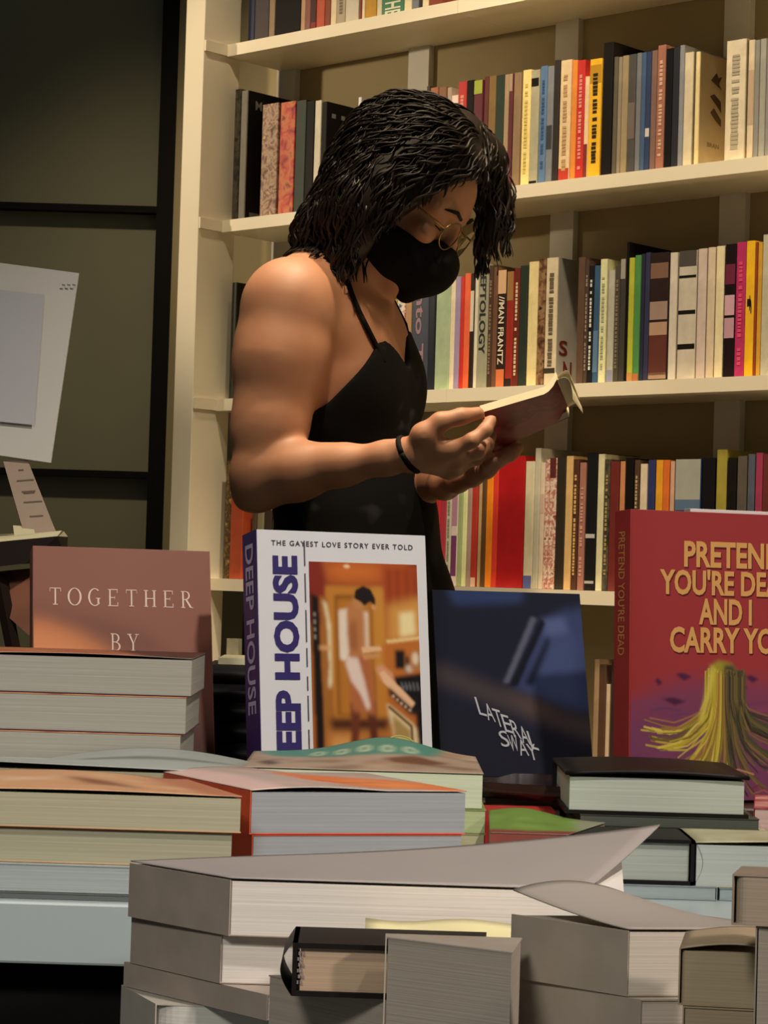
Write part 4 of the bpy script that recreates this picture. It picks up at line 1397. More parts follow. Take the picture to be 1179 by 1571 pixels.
# ---- LATERAL SWAY
Hh, Ww, Tt = 0.190, 0.142, 0.020
beta, lean = math.radians(12), math.radians(20)
ez = Matrix.Rotation(beta, 3, 'Z') @ Vector((0, math.sin(lean), math.cos(lean)))
ex = Vector((math.cos(beta), math.sin(beta), 0))
tr = at(890, 911, 2.13)
base = rest_on(tr - ex * Ww)
lat = standing('paperback_book', 'dark navy standing book titled LATERAL SWAY right of the white one', base, beta, lean, Ww, Hh, Tt, mat('181b2c', 0.6, 0.15, 12), '0e0e14')
c = Canvas(130, 170, '171a2b')
c.poly([(0.1, 0.0), (0.62, 0.0), (0.6, 0.06), (0.15, 0.085)], '28365c', 3)
c.poly([(0.5, 0.53), (0.66, 0.22), (0.86, 0.1), (1.1, 0.06), (1.1, 0.66), (0.85, 0.64)], '303a60', 4)
c.poly([(0.6, 0.5), (0.72, 0.25), (0.95, 0.22), (0.92, 0.6), (0.7, 0.56)], '3a466e', 5)
c.poly([(0.72, 0.15), (0.88, 0.13), (0.9, 0.22), (0.74, 0.25)], '4a5680', 3)
c.poly([(-0.1, 0.38), (0.12, 0.43), (0.42, 0.53), (0.8, 0.64), (1.1, 0.7), (1.1, 0.84), (0.7, 0.72), (0.3, 0.6), (-0.1, 0.47)], '3e363a', 6)
c.poly([(0.4, 0.54), (0.7, 0.6), (0.8, 0.68), (0.6, 0.66)], '4c3c3c', 5)
c.poly([(0.66, 0.13), (0.69, 0.15), (0.48, 0.5), (0.44, 0.5)], '545668', 1)
c.poly([(0.72, 0.14), (0.75, 0.17), (0.53, 0.52), (0.47, 0.52)], '0d0f1c', 1)
c.poly([(0.76, 0.23), (0.77, 0.28), (0.63, 0.52), (0.58, 0.5), (0.65, 0.4)], '0f1222', 2)
c.poly([(0.0, 0.62), (0.5, 0.75), (1.1, 0.86), (1.1, 1.1), (-0.1, 1.1)], '191a26', 7, 0.8)
c.build('cover_picture', 0.0003, 0.0005, Ww - 0.0003, Hh - 0.0005, -0.0003, lat, 0.6, 0.06)
for m_ in (o_ for ch_ in lat.children for o_ in ch_.data.materials):
    if m_.name.startswith('plain_181b2c') or m_.name.startswith('plain_0e0e14'):
        m_.node_tree.nodes['Principled BSDF'].inputs['Specular IOR Level'].default_value = 0.06
a = MB()
tm_ = mat('9a9aa2', 0.5)
for k, ch in enumerate('LATERAL'):
    ox, oz = 0.035 + 0.0078 * k, 0.058 - 0.0052 * k
    lettering(a, ch, lambda p, q: (ox + 0.0072 * p - 0.004 * q + 0.003, -0.0009, oz + 0.0165 * q - 0.002 * p), tm_, 0.0)
for k, ch in enumerate('SWAY'):
    ox, oz = 0.057 + 0.0085 * k, 0.028 - 0.0040 * k
    lettering(a, ch, lambda p, q: (ox + 0.0082 * p - 0.003 * q, -0.0010, oz + 0.015 * q), tm_, 0.0)
a.build('title_lettering', lat)

# ---- PRETEND YOU'RE DEAD AND I CARRY YOU
Hh, Ww, Tt = 0.236, 0.178, 0.030
beta, lean = math.radians(20), math.radians(2.5)
ez = Matrix.Rotation(beta, 3, 'Z') @ Vector((0, math.sin(lean), math.cos(lean)))
base = rest_on(at(969, 781, 1.93))
print('PRETEND base', base)
pre = standing('paperback_book', 'red standing paperback titled PRETEND YOU\'RE DEAD AND I CARRY YOU at the right', base, beta, lean, Ww, Hh, Tt, mat('983638', 0.4, 0.05, 14), 'b03430')
c = Canvas(250, 330, '983638')
c.grad('92302e', lambda u, v: 0.6 - u * 4)
hr_ = np.random.RandomState(21)
c.ell(0.5, 0.80, 0.62, 0.225, '7e3c54', 10)
c.ell(0.42, 0.84, 0.55, 0.17, '6e3c5c', 14, 0.7)
for i in range(70):
    u, v = hr_.uniform(-0.02, 0.98), hr_.uniform(0.6, 0.93)
    L = hr_.uniform(0.06, 0.24)
    dz_ = (abs(u + L / 2 - 0.5)) * 0.10
    c.stroke([(u, v + dz_), (u + L * .5, v + dz_ - 0.008 + 0.02 * (u > 0.5)), (u + L, v + dz_)], hr_.uniform(0.002, 0.006), ['62385c', '7e4058', '94424c', '54365c', '88404f', '6a4066'][i % 6], 1, 0.6)
for u, v, L in ((0.24, 0.565, 0.09), (0.13, 0.585, 0.04), (0.17, 0.65, 0.13), (0.62, 0.57, 0.07), (0.55, 0.60, 0.08)):
    c.poly([(u, v), (u + L * 0.4, v - 0.006), (u + L, v + 0.008), (u + L * 0.5, v + 0.022)], '4a2240', 1)
c.ell(0.06, 0.92, 0.16, 0.045, '4c4c88', 6)
# long pale hair from behind, dome above, strands sweeping outwards below
c.poly([(0.39, 0.70), (0.40, 0.60), (0.425, 0.535), (0.47, 0.515), (0.54, 0.525), (0.585, 0.57), (0.61, 0.65), (0.63, 0.74), (0.37, 0.76)], '9a8a30', 2)
c.poly([(0.50, 0.53), (0.55, 0.53), (0.59, 0.575), (0.62, 0.66), (0.64, 0.76), (0.5, 0.76)], '45412e', 2)
for i in range(150):
    u = i / 149
    ru = hr_.uniform(-1, 1)
    xt = 0.40 + 0.21 * u + 0.01 * ru
    xe = 0.06 + 0.92 * u + 0.03 * ru
    ze = 0.79 + 0.14 * math.sin(math.pi * u) + hr_.uniform(-0.05, 0.04)
    P = []
    for k in range(9):
        t = k / 8
        w2 = max(0.0, (t - 0.28) / 0.72)
        x = xt + (xe - xt) * w2 ** 1.15 + 0.008 * math.sin(t * 9 + i * 0.7) * w2
        v_ = 0.545 + 0.03 * abs(ru) + (0.70 + 0.05 * ru - 0.56) * min(1, t / 0.32) + (ze - 0.70) * max(0.0, (t - 0.3) / 0.7) ** 0.75
        if t > 0.75:
            v_ -= 0.05 * (t - 0.75) / 0.25 * abs(u - 0.45) * 2
        P.append((x, v_))
    pal = ('b8a034', 'd2bc50', '8c7a2c', 'c4ae40', '6a5a28', '9c6a3c') if u < 0.52 else ('4a4630', '3a362a', '6a5a34', '2e2a24', '7c6038', '565030')
    c.stroke(P, hr_.uniform(0.0025, 0.006), pal[i % 6], 0, 0.9)
for i in range(26):
    u, v = hr_.uniform(0.1, 0.9), hr_.uniform(0.88, 0.99)
    L = hr_.uniform(0.05, 0.2)
    c.stroke([(u, v), (u + L * .5, v - 0.012), (u + L, v + 0.004)], hr_.uniform(0.003, 0.006), ['c08a5c', '7a3038', 'a0604c', '5c2830'][i % 4], 0, 0.8)
c.stroke([(0.44, 0.545), (0.42, 0.62), (0.38, 0.72)], 0.012, 'd6c454', 2, 0.8)
c.build('cover_picture', 0.0005, 0.0005, Ww - 0.0005, Hh - 0.0005, -0.0003, pre, 0.45, 0.2)
a = Art()
rows = (("PRETEND", 0.0500, 0.1985, 0.095), ("YOU'RE DEAD", 0.0270, 0.1745, 0.131), ("AND I", 0.0645, 0.1497, 0.051), ("CARRY YOU", 0.0370, 0.1253, 0.115))
for s0_, xx, zz, ww in rows:
    a.T(s0_, xx + 0.0007, zz - 0.0011, ww, 0.0222, '5a1a1e', 0.035)
for s0_, xx, zz, ww in rows:
    a.T(s0_, xx, zz, ww, 0.0222, 'd29a58', 0.03)
a.build('title_lettering', pre)
sp = MB()
lettering(sp, "PRETEND YOU'RE DEAD", lambda p, q: (-0.0010, Tt * (0.72 - 0.42 * q), Hh * 0.925 - 0.105 * p), mat('dc9c58', 0.4), 0.01)
sp.build('spine_lettering', pre)
# white book just behind it
base2 = at(1067, 779, 2.02)
wb = standing('paperback_book', 'white edged book peeking above the red standing paperback', Vector((base2.x, base2.y + 0.012, ZR + 0.0008)), math.radians(20), math.radians(1), 0.15, base2.z - ZR - 0.001, 0.012, mat('dcd0cc', 0.4), 'd8ccc8')

# ---- dark books piled behind, between the brown and white standing books
zz = ZR + 0.0005
hs = (0.0225, 0.0195, 0.018, 0.0165, 0.0175)
for k, hgt in enumerate(hs):
    lying_book(rect(318 - k, 420 + k, 1100, 2.155, 2.27), zz, zz + hgt, ['lowest', 'second', 'third', 'fourth', 'topmost'][k] + ' black book of the pile behind the purple spine', '131112', '1c1a1a', spine=0, hard=True, group='black books piled at the back')
    zz += hgt + 0.0004
lying_book(rect(334, 395, 1045, 2.165, 2.25), zz, zz + 0.006, 'thin cream booklet on the pile of black books', 'd0c8a4', 'd0c8a4', spine=0)

# ------------------------------------------------------------------ left display: stand with an open book, bookmark strip and print card
es = at(20, 900, 2.16)
st = empty('book_easel', (es.x, 2.2, ZT))
tag(st, 'brown wooden easel holding a dark book at the left edge', 'easel')
woodm = mat('7a4a34', 0.5, 0.3, 18)
dark = mat('1f120d', 0.5, 0.2, 18)
o = Vector(st.location)
def pl(px, py, D):
    return at(px, py, D) - o
b = MB()
q4 = [pl(-60, 882, 2.20), pl(46, 872, 2.20), pl(70, 985, 2.15), pl(56, 985, 2.15)]
b.poly(q4, woodm)
q5 = [p + Vector((0, 0.012, 0)) for p in q4]
b.poly(q5[::-1], woodm)
for k in range(4):
    b.poly([q4[k], q4[(k + 1) % 4], q5[(k + 1) % 4], q5[k]], woodm)
b.build('back_panel', st)
b = MB()
pA, pB = pl(-2, 882, 2.185), pl(60, 1010, 2.13)
pB.z = 0.036
b.tube([pA, (pA + pB) / 2, pB], 0.007, dark, 4)
b.build('leg', st)
b = MB()
pA2 = pA + Vector((-0.10, 0.02, 0)); pB2 = Vector((pB.x - 0.16, pB.y, 0.036))
b.tube([pA2, (pA2 + pB2) / 2, pB2], 0.007, dark, 4)
b.build('leg', st)
b = MB()
pC = Vector((pA.x - 0.03, 0.12, 0.036))
pt = pA + Vector((-0.05, 0.02, 0))
b.tube([pt, (pt + pC) / 2, pC], 0.006, dark, 4)
b.build('leg', st)

bk = empty('hardcover_book', at(-20, 850, 2.17))
tag(bk, 'dark brown book lying open edged on the wooden easel at the left', 'book')
o = Vector(bk.location)
b = MB()
top = [pl(-90, 840, 2.16), pl(88, 823, 2.16), pl(104, 824, 2.27), pl(-90, 834, 2.29)]
bot = [p + Vector((0, 0, -0.0245)) for p in top]
bot[1] += Vector((-0.03, 0, -0.002))
b.poly(top, dark); b.poly(bot[::-1], dark)
for k in range(4):
    b.poly([top[k], top[(k + 1) % 4], bot[(k + 1) % 4], bot[k]], dark)
b.build('cover', bk)
b = MB()
t0 = [p + Vector((0, 0.001, 0.0003)) for p in top]
t1 = [t0[0] + Vector((0, 0, 0.005)), pl(95, 814, 2.165), pl(98, 815, 2.26), t0[3] + Vector((0, 0, 0.006))]
pgm = mat('d8caa0', 0.8, 0.05, 30)
b.poly(t1, pgm)
for k in range(4):
    b.poly([t0[k], t0[(k + 1) % 4], t1[(k + 1) % 4], t1[k]], pgm)
b.build('pages', bk)
b = MB()
b.grid([[pl(20, 806, 2.20), pl(52, 808, 2.20)], [pl(22, 822, 2.19), pl(54, 820, 2.19)]], pgm, 0.0006)
b.build('page', bk)

cs = empty('sign_card', at(45, 818, 2.195))
tag(cs, 'tilted white card with pale blue print on a paper strip at left', 'sign')
o = Vector(cs.location)
b = MB()
sq = [pl(38, 822, 2.195), pl(87, 819, 2.195), pl(42, 705, 2.215), pl(5, 708, 2.215)]
pm = mat('a8907c', 0.7, 0.05, 30)
b.poly(sq, pm)
sb = [p + Vector((0, 0.0009, 0)) for p in sq]
b.poly(sb[::-1], pm)
for k in range(4):
    b.poly([sq[k], sb[k], sb[(k + 1) % 4], sq[(k + 1) % 4]], pm)
b.build('paper_strip', cs)
b = MB()
rr = random.Random(5)
def sp_(u, v):
    return sq[0] * (1 - u) * (1 - v) + sq[1] * u * (1 - v) + sq[2] * u * v + sq[3] * (1 - u) * v + Vector((0, -0.0006, 0))
for v, u0, u1 in ((0.86, 0.5, 0.7), (0.72, 0.3, 0.95), (0.57, 0.35, 0.85), (0.55, 0.4, 0.8), (0.43, 0.3, 0.95), (0.24, 0.35, 0.8)):
    b.poly([sp_(u0, v), sp_(u1, v), sp_(u1, v + 0.018), sp_(u0, v + 0.018)], mat('6a5444', 0.7))
b.build('small_print', cs)
b = MB()
cq = [pl(-190, 671, 2.21), pl(78, 710, 2.21), pl(121, 419, 2.22), pl(-140, 385, 2.22)]
whitec = mat('cfc8be', 0.6, 0.02, 10)
b.poly(cq, whitec)
cb = [p + Vector((0, 0.004, 0)) for p in cq]
b.poly(cb[::-1], whitec)
for k in range(4):
    b.poly([cq[k], cb[k], cb[(k + 1) % 4], cq[(k + 1) % 4]], whitec)
b.build('card', cs)
b = MB()
ip = [pl(-150, 632, 2.2075), pl(52, 652, 2.2075), pl(68, 452, 2.2155), pl(-130, 430, 2.2155)]
b.poly(ip, mat('b8b5b6', 0.5, 0.02, 10))
b.build('print_sheet', cs)
b = MB()
for k in range(3):
    x_ = 95 + k * 8
    b.poly([pl(x_, 435.5, 2.2150), pl(x_ + 5, 436.2, 2.2150), pl(x_ + 5, 439, 2.2150), pl(x_, 438.3, 2.2150)], mat('8a8078', 0.6))
b.build('small_print', cs)

# ------------------------------------------------------------------ the reader
class Field:
    """signed distance field on a regular grid, built from blended primitives"""
    def __init__(self, lo, hi, h):
        self.lo = np.array(lo, float)
        self.h = h
        self.n = np.ceil((np.array(hi) - self.lo) / h).astype(int) + 1
        self.f = np.full(self.n, 0.08, np.float32)
    def _sub(self, lo, hi, pad):
        a = np.maximum(0, np.floor((np.array(lo) - pad - self.lo) / self.h).astype(int))
        b = np.minimum(self.n, np.ceil((np.array(hi) + pad - self.lo) / self.h).astype(int) + 1)
        if np.any(b <= a):
            return None
        ax = [self.lo[i] + self.h * np.arange(a[i], b[i]) for i in range(3)]
        X = np.stack(np.meshgrid(*ax, indexing='ij'), -1).astype(np.float32)
        return (slice(a[0], b[0]), slice(a[1], b[1]), slice(a[2], b[2])), X
    def _mix(self, sl, d, k, op):
        f = self.f[sl]
        if op == 'add':
            if k > 0:
                hh = np.clip(0.5 + 0.5 * (f - d) / k, 0, 1)
                self.f[sl] = f * (1 - hh) + d * hh - k * hh * (1 - hh)
            else:
                self.f[sl] = np.minimum(f, d)
        else:
            d = -d
            hh = np.clip(0.5 - 0.5 * (f - d) / max(k, 1e-6), 0, 1)
            self.f[sl] = f * (1 - hh) + d * hh + k * hh * (1 - hh)
    def cone(self, a, b, ra, rb, k=0.01, op='add', flat=None):
        """tapered limb from a to b; flat = (axis, factor) squashes it along an axis"""
        a, b = np.array(a, float), np.array(b, float)
        R = max(ra, rb)
        r = self._sub(np.minimum(a, b) - R, np.maximum(a, b) + R, 0.03 + k)
        if r is None:
            return
        sl, X = r
        d = b - a
        L2 = float(d @ d) + 1e-12
        t = np.clip(((X - a) @ d) / L2, 0, 1)
        V = X - (a + t[..., None] * d)
        if flat is not None:
            ax = np.array(flat[0], float)
            ax /= np.linalg.norm(ax)
            c = V @ ax
            V = V + (c * (1 / flat[1] - 1))[..., None] * ax
        D = np.sqrt((V ** 2).sum(-1)) - (ra + (rb - ra) * t)
        self._mix(sl, D.astype(np.float32), k, op)
    def chain(self, pts, rad, k=0.01, **kw):
        for i in range(len(pts) - 1):
            self.cone(pts[i], pts[i + 1], rad[i], rad[i + 1], k, **kw)
    def ell(self, c, axes, radii, k=0.02, op='add'):
        c = np.array(c, float)
        Rm = np.array(axes, float)
        rad = np.array(radii, float)
        ext = np.sqrt(((Rm * rad[:, None]) ** 2).sum(0))
        r = self._sub(c - ext, c + ext, 0.03 + k)
        if r is None:
            return
        sl, X = r
        q = (X - c) @ Rm.T
        k0 = np.sqrt(((q / rad) ** 2).sum(-1)) + 1e-9
        k1 = np.sqrt(((q / rad ** 2) ** 2).sum(-1)) + 1e-9
        D = k0 * (k0 - 1) / k1
        self._mix(sl, D.astype(np.float32), k, op)
    def mesh(self, name, material, parent, smooth=2):
        f = self.f
        inside = f < 0
        n = self.n
        cx, cy, cz = n - 1
        cnt = np.zeros((cx, cy, cz), np.int8)
        for dx in (0, 1):
            for dy in (0, 1):
                for dz in (0, 1):
                    cnt += inside[dx:dx + cx, dy:dy + cy, dz:dz + cz]
        act = (cnt > 0) & (cnt < 8)
        ids = np.full(act.shape, -1, np.int64)
        ijk = np.argwhere(act)
        ids[act] = np.arange(len(ijk))
        acc = np.zeros((len(ijk), 3))
        w = np.zeros(len(ijk))
        i, j, k = ijk.T
        corners = [(a, b, c) for a in (0, 1) for b in (0, 1) for c in (0, 1)]
        for a in corners:
            for ax in range(3):
                if a[ax] == 1:
                    continue
                b = list(a)
                b[ax] = 1
                fa = f[i + a[0], j + a[1], k + a[2]].astype(float)
                fb = f[i + b[0], j + b[1], k + b[2]].astype(float)
                m = (fa < 0) != (fb < 0)
                t = np.where(m, fa / np.where(m, fa - fb, 1), 0)
                p = np.array(a, float)[None, :].repeat(len(ijk), 0)
                p[:, ax] += t
                acc += p * m[:, None]
                w += m
        V = self.lo + self.h * (ijk + acc / w[:, None])
        quads = []
        for ax in range(3):
            sl0 = [slice(None)] * 3
            sl1 = [slice(None)] * 3
            sl0[ax] = slice(0, -1)
            sl1[ax] = slice(1, None)
            ch = inside[tuple(sl0)] != inside[tuple(sl1)]
            e = np.argwhere(ch)
            o = [q for q in range(3) if q != ax]
            ok = (e[:, o[0]] > 0) & (e[:, o[1]] > 0) & (e[:, o[0]] < act.shape[o[0]]) & (e[:, o[1]] < act.shape[o[1]])
            e = e[ok]
            flip = inside[tuple(e.T)]
            def g(da, db):
                q = e.copy()
                q[:, o[0]] += da
                q[:, o[1]] += db
                return ids[tuple(q.T)]
            Q = np.stack([g(-1, -1), g(0, -1), g(0, 0), g(-1, 0)], 1)
            if ax == 1:
                flip = ~flip
            Q[~flip] = Q[~flip][:, ::-1]
            quads.append(Q)
        Q = np.concatenate(quads)
        for _ in range(smooth):
            S = np.zeros_like(V)
            c = np.zeros(len(V))
            for a in range(4):
                b = (a + 1) % 4
                np.add.at(S, Q[:, a], V[Q[:, b]])
                np.add.at(S, Q[:, b], V[Q[:, a]])
                np.add.at(c, Q[:, a], 1)
                np.add.at(c, Q[:, b], 1)
            V = V * 0.5 + 0.5 * S / np.maximum(c, 1)[:, None]
        me = bpy.data.meshes.new(name)
        me.vertices.add(len(V))
        me.vertices.foreach_set('co', V.astype(np.float32).ravel())
        me.loops.add(len(Q) * 4)
        me.loops.foreach_set('vertex_index', Q.astype(np.int32).ravel())
        me.polygons.add(len(Q))
        me.polygons.foreach_set('loop_start', np.arange(0, len(Q) * 4, 4, dtype=np.int32))
        me.polygons.foreach_set('loop_total', np.full(len(Q), 4, np.int32))
        me.polygons.foreach_set('use_smooth', [True] * len(Q))
        me.materials.append(material)
        me.update(calc_edges=True)
        me.validate()
        o = bpy.data.objects.new(name, me)
        COL.objects.link(o)
        if parent:
            o.parent = parent
            o.matrix_parent_inverse = parent.matrix_world.inverted()
        return o

skin = bpy.data.materials.new('skin')
skin.use_nodes = True
nt = skin.node_tree
bs = nt.nodes['Principled BSDF']
bs.inputs['Roughness'].default_value = 0.55
bs.inputs['Subsurface Weight'].default_value = 0.12
bs.inputs['Subsurface Radius'].default_value = (0.012, 0.005, 0.003)
tc = nt.nodes.new('ShaderNodeTexCoord')
nz = nt.nodes.new('ShaderNodeTexNoise')
nz.inputs['Scale'].default_value = 18
nz.inputs['Detail'].default_value = 5
rp = nt.nodes.new('ShaderNodeValToRGB')
rp.color_ramp.elements[0].position = 0.3
rp.color_ramp.elements[1].position = 0.75
rp.color_ramp.elements[0].color = lin('a87456') + (1,)
rp.color_ramp.elements[1].color = lin('b48266') + (1,)
nt.links.new(tc.outputs['Object'], nz.inputs['Vector'])
nt.links.new(nz.outputs[0], rp.inputs[0])
nt.links.new(rp.outputs[0], bs.inputs['Base Color'])

PHI = math.radians(24)                      # body turned a little towards the viewer
Fv = np.array([math.cos(PHI), -math.sin(PHI), 0.0])
Rv = np.array([-math.sin(PHI), -math.cos(PHI), 0.0])
Lv = -Rv
Uv = np.array([0, 0, 1.0])
def J(px, py, D):
    return np.array(at(px, py, D))
def tilt(ax, ang):
    """body axes leaning forward by ang"""
    f = math.cos(ang) * Fv - math.sin(ang) * Uv
    u = math.sin(ang) * Fv + math.cos(ang) * Uv
    return np.array([f, Lv, u])
BODY = np.array([Fv, Lv, Uv])

pelvis = J(548, 915, 3.27)
waist = J(548, 800, 3.265)
rib = J(512, 610, 3.255)
chest = J(510, 500, 3.245)
neck0 = J(528, 428, 3.225)
neck1 = J(598, 352, 3.205)
headc = J(620, 300, 3.20)
shR = J(443, 462, 3.115)
elR = J(402, 733, 3.075)
wrR = J(630, 697, 2.985)
shL = neck0 + Lv * 0.150 - Fv * 0.045 - Uv * 0.035
elL = J(600, 745, 3.40)
wrL = J(682, 742, 3.145)

def torso(F, g=0.0, k=0.03):
    F.ell(pelvis, BODY, (0.118 + g, 0.165 + g, 0.125 + g), k)
    F.ell(pelvis - Fv * 0.045 - Uv * 0.035, BODY, (0.095 + g, 0.15 + g, 0.10 + g), k)
    F.cone(pelvis, waist, 0.115 + g, 0.098 + g, k)
    F.ell(waist, BODY, (0.098 + g, 0.132 + g, 0.10 + g), k)
    F.ell(rib, tilt(BODY, 0.15), (0.108 + g, 0.140 + g, 0.165 + g), k)
    F.cone(waist, rib, 0.095 + g, 0.10 + g, k)
    F.ell(chest - Fv * 0.01, tilt(BODY, 0.5), (0.085 + g, 0.150 + g, 0.10 + g), k)
    F.ell(rib + Fv * 0.060 - Lv * 0.052 + Uv * 0.018, BODY, (0.046 + g, 0.05 + g, 0.056 + g), 0.03)
    F.ell(rib + Fv * 0.060 + Lv * 0.052 + Uv * 0.018, BODY, (0.046 + g, 0.05 + g, 0.056 + g), 0.03)

lo = np.minimum.reduce([J(335, 160, 3.3), pelvis - np.array([0.28, 0.30, 0])]) - 0.02
hi = np.array([headc[0] + 0.27, 3.52, 1.66])
lo = np.array([lo[0], 2.93, 0.0])
print('grid', lo, hi)
body = Field(lo, hi, 0.003)
torso(body)
# shoulders, trapezius, shoulder blades
body.cone(neck0 - Fv * 0.02, shR + Uv * 0.012 + Lv * 0.02, 0.050, 0.046, 0.03)
body.cone(neck0 - Fv * 0.02, shL + Uv * 0.01, 0.048, 0.045, 0.03)
body.ell(chest - Fv * 0.040 + Rv * 0.060, tilt(BODY, 0.4), (0.045, 0.06, 0.09), 0.03)
body.ell(chest - Fv * 0.040 + Lv * 0.075, tilt(BODY, 0.4), (0.045, 0.06, 0.09), 0.03)
body.cone(neck0 - Fv * 0.03 - Uv * 0.01, chest - Fv * 0.045, 0.045, 0.045, 0.03)
# collar bones and breast muscle towards the arm
body.cone(neck0 + Fv * 0.055 - Uv * 0.045, shR + Fv * 0.02 + Uv * 0.015, 0.013, 0.014, 0.02)
body.cone(neck0 + Fv * 0.055 - Uv * 0.045, shL + Fv * 0.02 + Uv * 0.015, 0.013, 0.014, 0.02)
body.cone(chest + Fv * 0.055 + Rv * 0.03 - Uv * 0.02, shR - Uv * 0.035 + Fv * 0.015, 0.042, 0.036, 0.025)
body.cone(chest + Fv * 0.055 + Lv * 0.03 - Uv * 0.02, shL - Uv * 0.035 + Fv * 0.015, 0.042, 0.036, 0.025)
# right (near) arm
body.ell(shR + Rv * 0.006 - Uv * 0.012, BODY, (0.060, 0.052, 0.066), 0.02)
uaR = elR - shR
body.chain([shR - Uv * 0.01, shR + uaR * 0.35, shR + uaR * 0.72, elR + Uv * 0.02], [0.056, 0.0565, 0.046, 0.039], 0.030)
body.cone(shR + uaR * 0.3 + Fv * 0.018, shR + uaR * 0.72 + Fv * 0.016, 0.040, 0.030, 0.02)      # biceps
body.cone(shR + uaR * 0.25 - Fv * 0.022, shR + uaR * 0.75 - Fv * 0.010, 0.040, 0.030, 0.02)     # triceps
body.cone(elR, elR - Fv * 0.004, 0.0385, 0.037, 0.012)
body.ell(elR + J(385, 768, 3.07) - J(402, 733, 3.075), BODY, (0.020, 0.018, 0.014), 0.025)
faR = wrR - elR
body.chain([elR, elR + faR * 0.24 + Uv * 0.001, elR + faR * 0.55, elR + faR * 0.85, wrR], [0.0380, 0.0375, 0.0262, 0.0205, 0.019], 0.018)
body.cone(elR + faR * 0.06 + Uv * 0.012, elR + faR * 0.42 + Uv * 0.008, 0.030, 0.022, 0.015)
body.ell(elR + faR * 0.93 + Rv * 0.008 + Uv * 0.012, BODY, (0.010, 0.008, 0.008), 0.01)
# left (far) arm
body.ell(shL - Uv * 0.01, BODY, (0.055, 0.05, 0.06), 0.02)
ua = elL - shL
body.chain([shL, shL + ua * 0.4, elL], [0.05, 0.047, 0.037], 0.012)
fa = wrL - elL
body.chain([elL, elL + fa * 0.25, elL + fa * 0.6, wrL], [0.037, 0.038, 0.028, 0.019], 0.012)

# neck and head
NK = neck1 - neck0
body.chain([neck0 - NK * 0.15, neck0 + NK * 0.5, neck1], [0.062, 0.052, 0.052], 0.025)
PSI, DN = math.radians(20), math.radians(35)
hf = np.array([math.cos(DN) * math.cos(PSI), -math.cos(DN) * math.sin(PSI), -math.sin(DN)])
hl = np.array([math.sin(PSI), math.cos(PSI), 0])
hu = np.cross(hf, hl)
HEAD = np.array([hf, hl, hu])
def H(f, l, u):
    return headc + hf * f + hl * l + hu * u
def head(F, g=0.0, full=True):
    F.ell(H(-0.014, 0, 0.030), HEAD, (0.097 + g, 0.076 + g, 0.088 + g), 0.012)
    F.ell(H(0.032, 0, -0.042), HEAD, (0.056 + g, 0.058 + g, 0.072 + g), 0.02)
    F.ell(H(0.050, 0, 0.030), HEAD, (0.040 + g, 0.060 + g, 0.048 + g), 0.02)
    for s in (-1, 1):
        F.cone(H(0.0, s * 0.056, -0.055), H(0.062, s * 0.012, -0.104), 0.012 + g, 0.014 + g, 0.02)
    F.cone(H(0.066, -0.008, -0.106), H(0.066, 0.008, -0.106), 0.016 + g, 0.016 + g, 0.015)
    F.cone(H(0.086, 0, 0.008), H(0.105, 0, -0.034), 0.009 + g, 0.0120 + g, 0.010)
    for s in (-1, 1):
        F.ell(H(0.097, s * 0.011, -0.037), HEAD, (0.010 + g, 0.008 + g, 0.007 + g), 0.006)
        F.cone(H(0.084, s * 0.014, 0.018), H(0.070, s * 0.050, 0.018), 0.010 + g, 0.010 + g, 0.014)   # brow
        F.ell(H(0.072, s * 0.045, -0.022), HEAD, (0.018 + g, 0.016 + g, 0.014 + g), 0.018)              # cheekbone
head(body)
for s in (-1, 1):
    body.ell(H(0.096, s * 0.033, 0.001), HEAD, (0.012, 0.017, 0.0115), 0.012, 'sub')
    body.ell(H(0.072, s * 0.033, 0.0), HEAD, (0.0135, 0.0135, 0.0135), 0.004)           # lidded eyeball
    body.ell(H(-0.008, s * 0.077, -0.012), HEAD, (0.018, 0.007, 0.030), 0.006)           # ear
    body.ell(H(-0.004, s * 0.085, -0.008), HEAD, (0.009, 0.005, 0.016), 0.005, 'sub')
body.cone(H(0.094, -0.02, -0.070), H(0.094, 0.02, -0.070), 0.006, 0.006, 0.006)          # lips
body.cone(H(0.092, -0.017, -0.080), H(0.092, 0.017, -0.080), 0.006, 0.006, 0.006)

